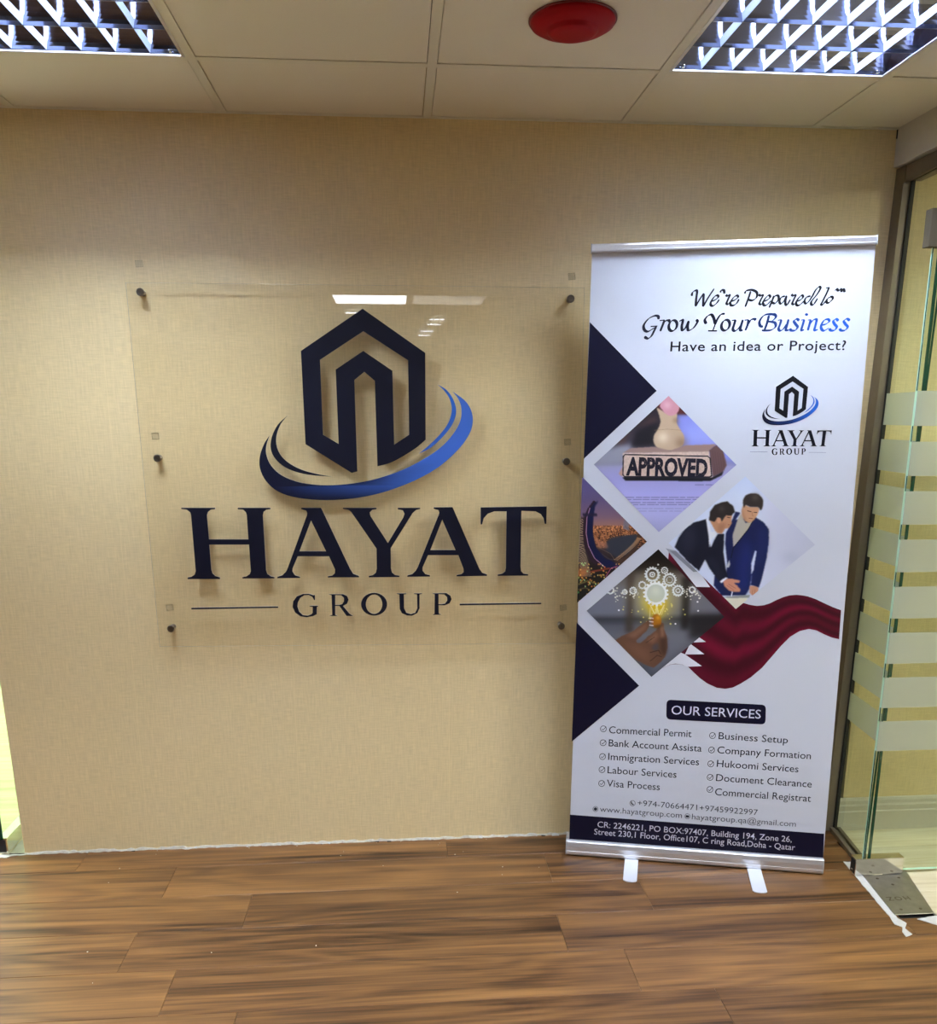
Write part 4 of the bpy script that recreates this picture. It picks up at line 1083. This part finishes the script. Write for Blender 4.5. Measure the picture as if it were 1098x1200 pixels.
# ---------- the four printed pictures: painted on fine grids (flat print)
class Pic:
    def __init__(s, c, n=170):
        # c: left, top, right, bottom corner pixels
        s.n = n; t = np.linspace(0, 1, n); A_, B_ = np.meshgrid(t, t, indexing='ij')
        l, tp, r_, b_ = [np.array(q, float) for q in c]
        # bilinear: (0,0)=left (1,0)=top (1,1)=right (0,1)=bottom
        P_ = ((1-A_)*(1-B_))[..., None]*l+(A_*(1-B_))[..., None]*tp+(A_*B_)[..., None]*r_+((1-A_)*B_)[..., None]*b_
        s.X, s.Y = P_[..., 0], P_[..., 1]; s.C = np.zeros((n, n, 3))
    def frame(s, ox, oy, sc): s.ox, s.oy, s.s = ox, oy, sc; s.U = (s.X-ox)*sc; s.V = (s.Y-oy)*sc
    def blur(s, m_, k):
        for _ in range(2 if k > 1 else 1):
            for ax in (0, 1):
                w = int(max(1, k)); acc = np.zeros_like(m_); pad = np.pad(m_, [(w, w) if a == ax else (0, 0) for a in (0, 1)], mode='edge')
                for d in range(2*w+1): acc += pad[d:d+s.n, :] if ax == 0 else pad[:, d:d+s.n]
                m_ = acc/(2*w+1)
        return m_
    def mask(s, pts, smooth=False):
        if smooth: pts = [tuple(p) for p in catmull(pts, 4, True)]
        ins = np.zeros(s.U.shape, bool); n = len(pts)
        for i in range(n):
            x1, y1 = pts[i]; x2, y2 = pts[(i+1) % n]
            if y1 == y2: continue
            c = ((s.V < y1) != (s.V < y2)) & (s.U < (x2-x1)*(s.V-y1)/(y2-y1)+x1); ins ^= c
        return ins.astype(float)
    def fill(s, pts, col, blur=0, alpha=1.0, smooth=False):
        m_ = s.mask(pts, smooth)
        m_ = s.blur(m_, blur) if blur >= 1 else m_
        s.put(m_*alpha, col)
    def put(s, m_, col):
        col = np.asarray(col, float)
        if col.ndim == 1: col = col[None, None, :]
        s.C = s.C*(1-m_[..., None])+col*m_[..., None]
    def line(s, pts, w, col, alpha=1.0, soft=1.5):
        d = np.full(s.U.shape, 1e9)
        for (x1, y1), (x2, y2) in zip(pts, pts[1:]):
            dx, dy = x2-x1, y2-y1; L2 = dx*dx+dy*dy or 1
            t = np.clip(((s.U-x1)*dx+(s.V-y1)*dy)/L2, 0, 1); d = np.minimum(d, np.hypot(s.U-x1-t*dx, s.V-y1-t*dy))
        s.put(np.clip((w/2-d)/soft+0.5, 0, 1)*alpha, col)
    def disc(s, cx, cy, rx, ry, col, alpha=1.0, soft=0.1):
        d = np.hypot((s.U-cx)/rx, (s.V-cy)/ry); s.put(np.clip((1-d)/soft+0.5, 0, 1)*alpha, col)
    def glow(s, cx, cy, r, col, alpha=1.0):
        d = np.hypot(s.U-cx, s.V-cy)/r; s.put(np.exp(-d*d*2)*alpha, col)
    def vgrad(s, stops, ax='V'):
        q = s.V if ax == 'V' else s.U
        ys = [a for a, _ in stops]; return np.stack([np.interp(q, ys, [c[k] for _, c in stops]) for k in range(3)], -1)
    def noise(s, cell, amp, seed=0):
        r_ = np.random.default_rng(seed); gx = (s.U/cell).astype(int)-int(s.U.min()/cell)+1; gy = (s.V/cell).astype(int)-int(s.V.min()/cell)+1
        t = r_.random((gx.max()+2, gy.max()+2)); return (t[gx, gy]-0.5)*2*amp
    def gear(s, cx, cy, r, w, col, teeth=12, alpha=1.0):
        d = np.hypot(s.U-cx, s.V-cy); a = np.arctan2(s.V-cy, s.U-cx)
        ro = r+(np.sin(a*teeth) > 0)*r*0.14; s.put(((d < ro) & (d > r-w)).astype(float)*alpha, col)
    def build(s, name, layer, label):
        n = s.n; V = [ban_map(u, v, layer) for u, v in zip(s.X.ravel(), s.Y.ravel())]
        idx = np.arange(n*n).reshape(n, n); q = np.stack([idx[:-1, :-1], idx[:-1, 1:], idx[1:, 1:], idx[1:, :-1]], -1).reshape(-1, 4)
        me = bpy.data.meshes.new(name); me.from_pydata(V, [], q.tolist())
        ca = me.color_attributes.new('Col', 'FLOAT_COLOR', 'POINT'); arr = np.ones((n*n, 4), np.float32); arr[:, :3] = linA(s.C.reshape(-1, 3)); ca.data.foreach_set('color', arr.ravel())
        o = finish(name, me, M['print'], ban); o['label'] = label; return o

# picture 1: rubber stamp
p = Pic([(696, 544.3), (783.4, 464), (863, 544.8), (772, 623.5)], 190); p.frame(690, 455, 6.1)
p.C = p.vgrad([(40, (42, 34, 40)), (260, (48, 40, 48)), (420, (70, 66, 78)), (520, (120, 120, 140)), (560, (158, 156, 196)), (640, (160, 158, 210)), (760, (172, 170, 228)), (900, (178, 178, 226)), (1040, (160, 162, 205))])
p.fill([(620, 180), (900, 160), (1100, 400), (1100, 560), (620, 420)], (138, 146, 222), 6)
p.fill([(700, 250), (1000, 350), (900, 420), (690, 400)], (160, 170, 238), 10, 0.7)
p.fill([(20, 545), (140, 440), (220, 405), (330, 400), (250, 540), (120, 550)], (148, 150, 166), 5)
p.fill([(160, 400), (470, 200), (500, 240), (300, 300), (250, 400)], (92, 66, 60), 5, 0.7)
p.fill([(340, 300), (500, 240), (500, 400), (300, 420)], (30, 28, 34), 4)
p.fill([(480, 130), (560, 60), (720, 190), (640, 185), (560, 185)], (84, 38, 36), 2)
p.fill([(488, 140), (560, 180), (628, 180), (626, 240), (650, 290), (680, 340), (676, 398), (640, 430), (575, 446), (500, 432), (465, 390), (465, 340), (495, 290), (512, 240), (502, 190)], (196, 170, 140), 1, smooth=True)
p.glow(530, 350, 60, (236, 222, 200), 0.8); p.glow(660, 390, 60, (140, 110, 84), 0.6); p.glow(620, 230, 30, (150, 122, 96), 0.6)
p.line([(470, 300), (560, 292), (660, 300)], 4, (150, 120, 96), 0.5)
p.fill([(508, 115), (570, 50), (642, 112), (640, 165), (605, 194), (565, 192), (528, 160)], (206, 146, 158), 1, smooth=True)
p.glow(560, 120, 40, (226, 178, 190), 0.7)
p.fill([(245, 460), (300, 428), (470, 418), (580, 446), (690, 408), (908, 400), (862, 446), (860, 470)], (158, 130, 122), 1)
p.fill([(860, 444), (910, 404), (962, 452), (986, 552), (958, 598), (886, 634)], (104, 78, 78), 1)
for k in range(6): p.line([(865+k*18, 440+k*6), (890+k*16, 620-k*6)], 3, (80, 56, 56), 0.5)
p.fill([(243, 462), (858, 452), (886, 640), (240, 636)], (212, 188, 172), 1)
p.C += p.mask([(243, 462), (858, 452), (886, 640), (240, 636)])[..., None]*p.noise(9, 10, 4)[..., None]
p.fill([(240, 634), (882, 636), (962, 594), (950, 622), (866, 664), (262, 660)], (24, 24, 30), 1)
p.fill([(215, 610), (240, 560), (242, 636)], (190, 150, 130), 1)
p.line([(258, 474), (850, 486), (866, 500), (878, 626), (862, 634), (256, 632), (244, 618), (246, 488), (258, 474)], 9, (26, 22, 34))
for k, (yy_, x0, x1) in enumerate(((780, 260, 830), (795, 275, 800), (817, 300, 760), (832, 320, 730), (860, 340, 700), (878, 360, 660), (690, 760, 900))):
    xx = x0; r_ = random.Random(k)
    while xx < x1:
        w = r_.uniform(20, 70); p.line([(xx, yy_), (min(xx+w, x1), yy_)], 5, (96, 92, 140), 0.75 if k < 4 or k == 6 else 0.35, 4); xx += w+r_.uniform(8, 18)
p.build('print_picture', 3, 'diamond picture of a wooden rubber stamp reading APPROVED')
r_ = random.Random(3)
ap = [text_poly('APPROVED', (690+265/6.1, 455+616/6.1), (690+846/6.1, 455+630/6.1), 118/6.1, (26, 24, 40), 5, 0.045, 1.0)]
for i in range(70):
    a = 690+r_.uniform(270, 845)/6.1; b = 455+r_.uniform(505, 625)/6.1; e = r_.uniform(0.15, 0.55)
    ap.append(dict(pts=[(a-e, b), (a, b-e*.6), (a+e, b+e*.2), (a, b+e*.7)], col=(196, 174, 160), layer=6))
o = layer_mesh('print_stamp_lettering', ap, ban_map, M['print'], ban); o['label'] = 'worn dark lettering on the printed stamp'

# picture 2: two men at a table
p = Pic([(783.5, 636.5), (873.4, 558.3), (955, 638.3), (862.2, 713.6)], 190); p.frame(780, 555, 6.1)
p.C = p.vgrad([(0, (206, 216, 238)), (600, (208, 219, 240)), (750, (204, 207, 226)), (1080, (186, 190, 208))], 'U')
p.C += (p.vgrad([(20, (-14, -12, -8)), (200, (0, 0, 0)), (500, (0, 0, 0)), (1000, (4, 4, 4))]))
p.fill([(820, 590), (900, 560), (980, 600), (880, 640)], (168, 176, 200), 8, 0.5)
J = (24, 26, 40)
p.fill([(500, 272), (535, 280), (500, 330), (640, 310), (700, 348), (738, 398), (738, 480), (722, 600), (690, 740), (666, 816), (608, 796), (618, 700), (600, 820), (570, 870), (400, 872), (345, 800), (350, 730), (430, 745), (440, 640), (425, 500), (430, 430), (480, 320)], (24, 32, 76), 1)
p.fill([(560, 460), (620, 540), (600, 700), (585, 860), (500, 860), (520, 620)], (34, 46, 112), 8, 0.7)
p.fill([(660, 380), (720, 400), (725, 520), (680, 680), (650, 640)], (34, 44, 98), 6, 0.6)
p.fill([(640, 548), (650, 556), (628, 690), (612, 722), (612, 640)], (206, 216, 236), 1)
p.fill([(538, 286), (572, 352), (606, 346), (640, 306), (602, 380), (548, 450), (484, 528), (478, 440), (516, 322)], (176, 170, 156), 1)
p.fill([(430, 670), (455, 615), (462, 650), (452, 672)], (190, 192, 196), 1)
p.line([(640, 306), (590, 400), (484, 530), (468, 600)], 7, (14, 18, 44))
p.fill([(548, 240), (572, 225), (600, 238), (660, 240), (666, 265), (642, 318), (604, 350), (572, 340), (546, 300)], (196, 148, 112), 1, smooth=True)
p.fill([(548, 250), (560, 300), (580, 335), (560, 330), (545, 290)], (150, 104, 76), 2, 0.7)
p.line([(586, 266), (610, 272)], 6, (60, 40, 34), 0.9); p.line([(632, 276), (652, 278)], 6, (60, 40, 34), 0.9); p.line([(596, 318), (622, 322)], 5, (130, 70, 60), 0.9)
p.line([(620, 275), (618, 300), (628, 302)], 4, (160, 110, 84), 0.8)
p.fill([(560, 245), (552, 195), (575, 155), (620, 141), (668, 150), (696, 190), (694, 235), (678, 264), (662, 240), (605, 238), (572, 224)], (52, 44, 40), 1, smooth=True)
p.glow(640, 170, 40, (92, 82, 76), 0.6)
p.fill([(65, 525), (95, 455), (140, 395), (200, 350), (292, 325), (310, 400), (316, 480), (322, 530), (350, 470), (372, 432), (420, 430), (412, 560), (430, 680), (446, 742), (388, 780), (310, 670), (282, 612), (238, 695), (160, 630)], J, 1)
p.fill([(120, 420), (200, 370), (220, 470), (170, 600), (110, 520)], (46, 50, 68), 7, 0.6)
p.fill([(300, 610), (350, 600), (410, 720), (390, 760)], (44, 48, 66), 5, 0.5)
p.fill([(288, 326), (300, 320), (328, 418), (352, 412), (360, 440), (332, 468), (312, 526), (306, 440)], (224, 230, 240), 1)
p.fill([(312, 330), (365, 316), (400, 300), (452, 290), (476, 300), (468, 338), (474, 352), (452, 388), (424, 394), (402, 430), (368, 424), (350, 400)], (186, 136, 102), 1)
p.fill([(380, 360), (430, 350), (420, 392), (400, 426), (372, 418)], (150, 102, 74), 3, 0.6)
p.fill([(310, 332), (318, 270), (350, 225), (398, 206), (440, 198), (482, 232), (496, 275), (470, 300), (432, 298), (414, 320), (402, 345), (392, 318), (368, 314), (350, 346)], (42, 36, 34), 1)
p.glow(400, 250, 40, (78, 68, 62), 0.6)
p.disc(380, 335, 13, 20, (206, 152, 118), 1, 0.3)
p.line([(440, 312), (460, 316)], 5, (52, 36, 30)); p.line([(446, 366), (456, 364)], 4, (120, 60, 52))
p.fill([(386, 772), (430, 738), (446, 750), (400, 784)], (226, 230, 238), 1)
p.fill([(410, 774), (440, 750), (480, 752), (532, 764), (528, 780), (490, 782), (512, 800), (536, 830), (530, 846), (490, 846), (450, 836), (420, 806)], (204, 140, 112), 1)
p.line([(450, 790), (500, 820)], 4, (150, 92, 70), 0.7); p.line([(440, 800), (490, 836)], 4, (150, 92, 70), 0.6)
p.fill([(600, 802), (640, 804), (664, 816), (662, 842), (620, 872), (600, 852)], (198, 142, 112), 1)
p.line([(622, 830), (618, 864)], 3, (140, 90, 70), 0.7); p.line([(640, 828), (636, 856)], 3, (140, 90, 70), 0.7)
p.fill([(410, 880), (606, 866), (596, 888), (470, 900)], (148, 152, 146), 1)
p.fill([(420, 890), (590, 888), (560, 930), (500, 968)], (222, 220, 200), 1)
p.line([(476, 846), (470, 876)], 8, (214, 226, 240))
p.build('print_picture', 4, 'diamond picture of two suited men leaning over a table')

# picture 3: hand holding a light bulb with gears
p = Pic([(687.4, 715.7), (771.5, 643.6), (848.9, 722.8), (763.3, 793.2)], 190); p.frame(680, 640, 6.1)
p.C = p.vgrad([(0, (16, 12, 10)), (150, (26, 20, 18)), (210, (96, 88, 84)), (330, (120, 118, 122)), (480, (104, 106, 114)), (520, (52, 54, 60)), (570, (88, 92, 102)), (640, (104, 106, 116)), (760, (92, 94, 104)), (940, (66, 72, 84))])
p.fill([(335, 160), (390, 160), (375, 620), (320, 620)], (60, 50, 44), 4, 0.8); p.fill([(725, 220), (790, 230), (770, 600), (720, 600)], (26, 24, 24), 4, 0.9)
p.fill([(60, 330), (300, 280), (320, 500), (60, 500)], (118, 122, 138), 8, 0.7)
p.fill([(800, 480), (1060, 470), (1060, 540), (830, 660), (760, 660), (780, 520)], (30, 28, 30), 6, 0.85)
p.fill([(820, 330), (980, 400), (1000, 480), (800, 480)], (112, 112, 120), 8, 0.6)
p.fill([(500, 640), (800, 590), (760, 700), (560, 860), (520, 930), (500, 800)], (118, 120, 130), 8, 0.6)
p.glow(545, 360, 210, (214, 198, 120), 0.85); p.glow(545, 430, 110, (232, 204, 60), 0.9); p.glow(470, 400, 60, (220, 210, 110), 0.5)
Wh = (236, 242, 240)
p.fill([(470, 400), (620, 400), (580, 500), (510, 500)], (222, 190, 30), 4, 0.8)
p.line([(500, 420), (540, 500), (545, 410), (560, 500), (600, 420)], 8, (250, 244, 190), 0.9, 5)
p.gear(540, 338, 80, 90, (210, 222, 214), 18, 0.85); p.gear(540, 338, 80, 16, (248, 252, 250), 18); p.glow(540, 320, 50, (236, 240, 220), 0.7)
for cx_, cy_, r0, w0, te in ((515, 203, 50, 13, 16), (515, 203, 19, 7, 10), (602, 173, 23, 7, 12), (602, 173, 9, 4, 8), (638, 240, 45, 11, 16), (638, 240, 22, 3, 10), (443, 278, 26, 8, 12), (378, 318, 25, 8, 12), (318, 327, 18, 6, 10), (698, 318, 38, 11, 14), (698, 318, 17, 6, 10), (800, 312, 23, 8, 12), (215, 315, 26, 8, 12), (318, 327, 7, 3, 8), (378, 318, 10, 3, 8)):
    p.gear(cx_, cy_, r0, w0, Wh, te, 0.95)
p.disc(515, 203, 6, 6, Wh)
r_ = random.Random(8)
for i in range(110):
    u_ = r_.gauss(0, 1); 
    if i < 70: x_ = r_.choice((r_.uniform(230, 420), r_.uniform(740, 900))); y_ = 330+r_.gauss(10, 22)
    else: x_ = 545+r_.gauss(0, 90); y_ = 450+r_.gauss(0, 45)
    e = r_.uniform(3, 6.5); p.disc(x_, y_, e, e, (240, 240, 220) if i < 70 else (238, 226, 120), 0.9, 0.5)
for x_, y_ in ((557, 132), (838, 398), (680, 555), (275, 458), (842, 462)): p.disc(x_, y_, 6, 6, (250, 250, 250), 1, 0.4)
Sk = (104, 72, 54)
p.fill([(250, 672), (300, 640), (370, 612), (440, 560), (488, 528), (500, 560), (470, 610), (400, 672), (404, 690), (430, 692), (490, 640), (540, 604), (560, 566), (574, 544), (594, 550), (598, 596), (618, 640), (624, 720), (606, 790), (574, 830), (526, 870), (470, 850), (400, 812), (330, 750)], Sk, 1)
p.fill([(330, 640), (440, 575), (485, 540), (470, 590), (390, 660)], (140, 102, 78), 3, 0.7)
p.fill([(300, 680), (400, 700), (480, 740), (500, 830), (400, 790)], (128, 90, 68), 6, 0.6)
p.fill([(480, 670), (545, 612), (560, 640), (520, 700)], (150, 108, 82), 3, 0.6)
p.fill([(570, 560), (592, 560), (600, 640), (580, 660)], (156, 116, 88), 2, 0.7)
p.fill([(520, 705), (560, 690), (566, 738), (530, 752), (510, 730)], (78, 70, 72), 2)
p.fill([(566, 660), (620, 650), (620, 760), (590, 790), (570, 740)], (62, 42, 32), 3, 0.7)
p.line([(500, 760), (560, 744), (575, 770)], 7, (60, 38, 28), 0.8); p.line([(500, 820), (550, 780), (580, 790)], 7, (60, 38, 28), 0.7); p.line([(470, 690), (530, 650)], 5, (62, 42, 30), 0.7)
p.disc(543, 535, 36, 50, (168, 104, 16), 1, 0.25); p.glow(556, 510, 24, (232, 170, 40), 0.8); p.fill([(500, 575), (560, 590), (600, 560), (560, 560)], (60, 40, 20), 2, 0.6)
for k in range(5): p.line([(496, 512+k*13), (520, 516+k*13)], 7, (226, 214, 220) if k % 2 == 0 else (120, 90, 90), 0.95)
p.line([(496, 508), (500, 440)], 5, (250, 240, 190), 0.7, 4); p.line([(580, 490), (600, 440)], 5, (250, 240, 190), 0.7, 4)
p.build('print_picture', 5, 'diamond picture of a hand holding a glowing bulb with gears')

# picture 4: evening skyline, half diamond cut by the banner edge
p = Pic([(682.0, 558.7), (720, 596.7), (758.2, 634.7), (676.2, 706.6)], 150); 
# re-map the patch: triangle (left-top, right, left-bottom)
t = np.linspace(0, 1, 150); A_, B_ = np.meshgrid(t, t, indexing='ij')
LT, RT, LBt = np.array((682.3, 558.7)), np.array((758.2, 634.7)), np.array((676.2, 706.6))
e0 = LT+(LBt-LT)*0; P_ = (LT*(1-B_)[..., None]+LBt*B_[..., None])*(1-A_)[..., None]+RT*A_[..., None]
p.X, p.Y = P_[..., 0], P_[..., 1]; p.C = np.zeros((150, 150, 3)); p.frame(670, 550, 7.5)
p.C = p.vgrad([(60, (92, 84, 138)), (250, (96, 84, 122)), (420, (124, 96, 112)), (490, (150, 108, 100)), (500, (150, 96, 60)), (640, (110, 66, 40)), (700, (60, 46, 44)), (900, (24, 20, 20)), (1180, (26, 24, 22))])
band = ((p.V > 492) & (p.V < 690) & (p.U > 180)).astype(float)
p.C += band[..., None]*(p.noise(9, 1, 1)[..., None]*np.array((80, 56, 34)))
p.fill([(455, 455), (480, 440), (500, 470), (505, 540), (450, 520)], (112, 112, 130), 1, 0.8)
p.fill([(300, 640), (350, 600), (470, 580), (600, 570), (590, 640), (500, 740), (400, 780), (300, 720)], (52, 56, 66), 2)
p.fill([(185, 600), (300, 640), (320, 690), (230, 690)], (196, 130, 96), 2, 0.7)
p.line([(230, 720), (330, 790), (440, 800), (520, 730)], 10, (62, 56, 58)); p.line([(240, 690), (340, 740), (380, 800)], 5, (110, 90, 76), 0.8)
p.line([(590, 580), (560, 690), (480, 780), (380, 830)], 34, (70, 50, 40))
for k in range(26):
    a = k/25; x_ = 600-200*a**1.3-10; y_ = 600+190*a; p.line([(x_-16, y_), (x_+14, y_+8)], 5, (220, 170, 120), 0.75)
p.fill([(20, 430), (110, 420), (110, 600), (150, 780), (160, 900), (110, 950), (20, 930)], (58, 46, 42), 1)
for k in range(44):
    y_ = 440+k*11.5; x0 = 70+max(0, (y_-640))*0.12; p.line([(x0-20, y_), (x0+30+max(0, y_-640)*0.12, y_+3)], 4.5, (206, 176, 140), 0.8)
p.fill([(40, 880), (120, 870), (150, 900), (100, 945), (40, 940)], (206, 120, 60), 3, 0.8)
p.line([(196, 288), (150, 350), (118, 430), (110, 560), (130, 690), (170, 790), (250, 850)], 26, (44, 26, 40))
p.fill([(232, 278), (204, 330), (190, 420), (186, 560), (210, 680), (290, 780), (400, 826), (440, 850), (360, 880), (270, 850), (190, 770), (140, 660), (126, 540), (136, 420), (165, 340), (200, 290)], (18, 24, 62), 1)
p.line([(160, 340), (132, 430), (126, 560), (146, 670), (200, 780), (290, 860)], 5, (206, 156, 190), 0.9)
p.fill([(90, 388), (222, 388), (222, 410), (100, 412)], (32, 26, 50), 1)
low = ((p.V > 820)).astype(float)
nz_ = p.noise(12, 1, 6); p.C += (low*(nz_ > 0.86))[..., None]*np.array((150, 110, 40)); nz_ = p.noise(16, 1, 9); p.C += (low*(nz_ > 0.93))[..., None]*np.array((60, 120, 60))
p.line([(60, 1010), (140, 980), (200, 1000)], 14, (150, 140, 70), 0.6, 8); p.line([(50, 1060), (120, 1040), (160, 1060)], 8, (170, 150, 90), 0.5, 6); p.line([(170, 900), (330, 870)], 16, (190, 80, 50), 0.6, 8)
p.line([(300, 940), (345, 870), (400, 850)], 6, (214, 110, 150), 0.8)
for k in range(24): p.disc(r_.uniform(50, 300), r_.uniform(860, 1160), 6, 6, r_.choice(((250, 220, 120), (250, 140, 60), (180, 240, 160))), 0.9, 0.5)
p.C = np.clip(p.C, 0, 255)
p.build('print_picture', 3, 'half diamond picture of an evening skyline with curved towers')
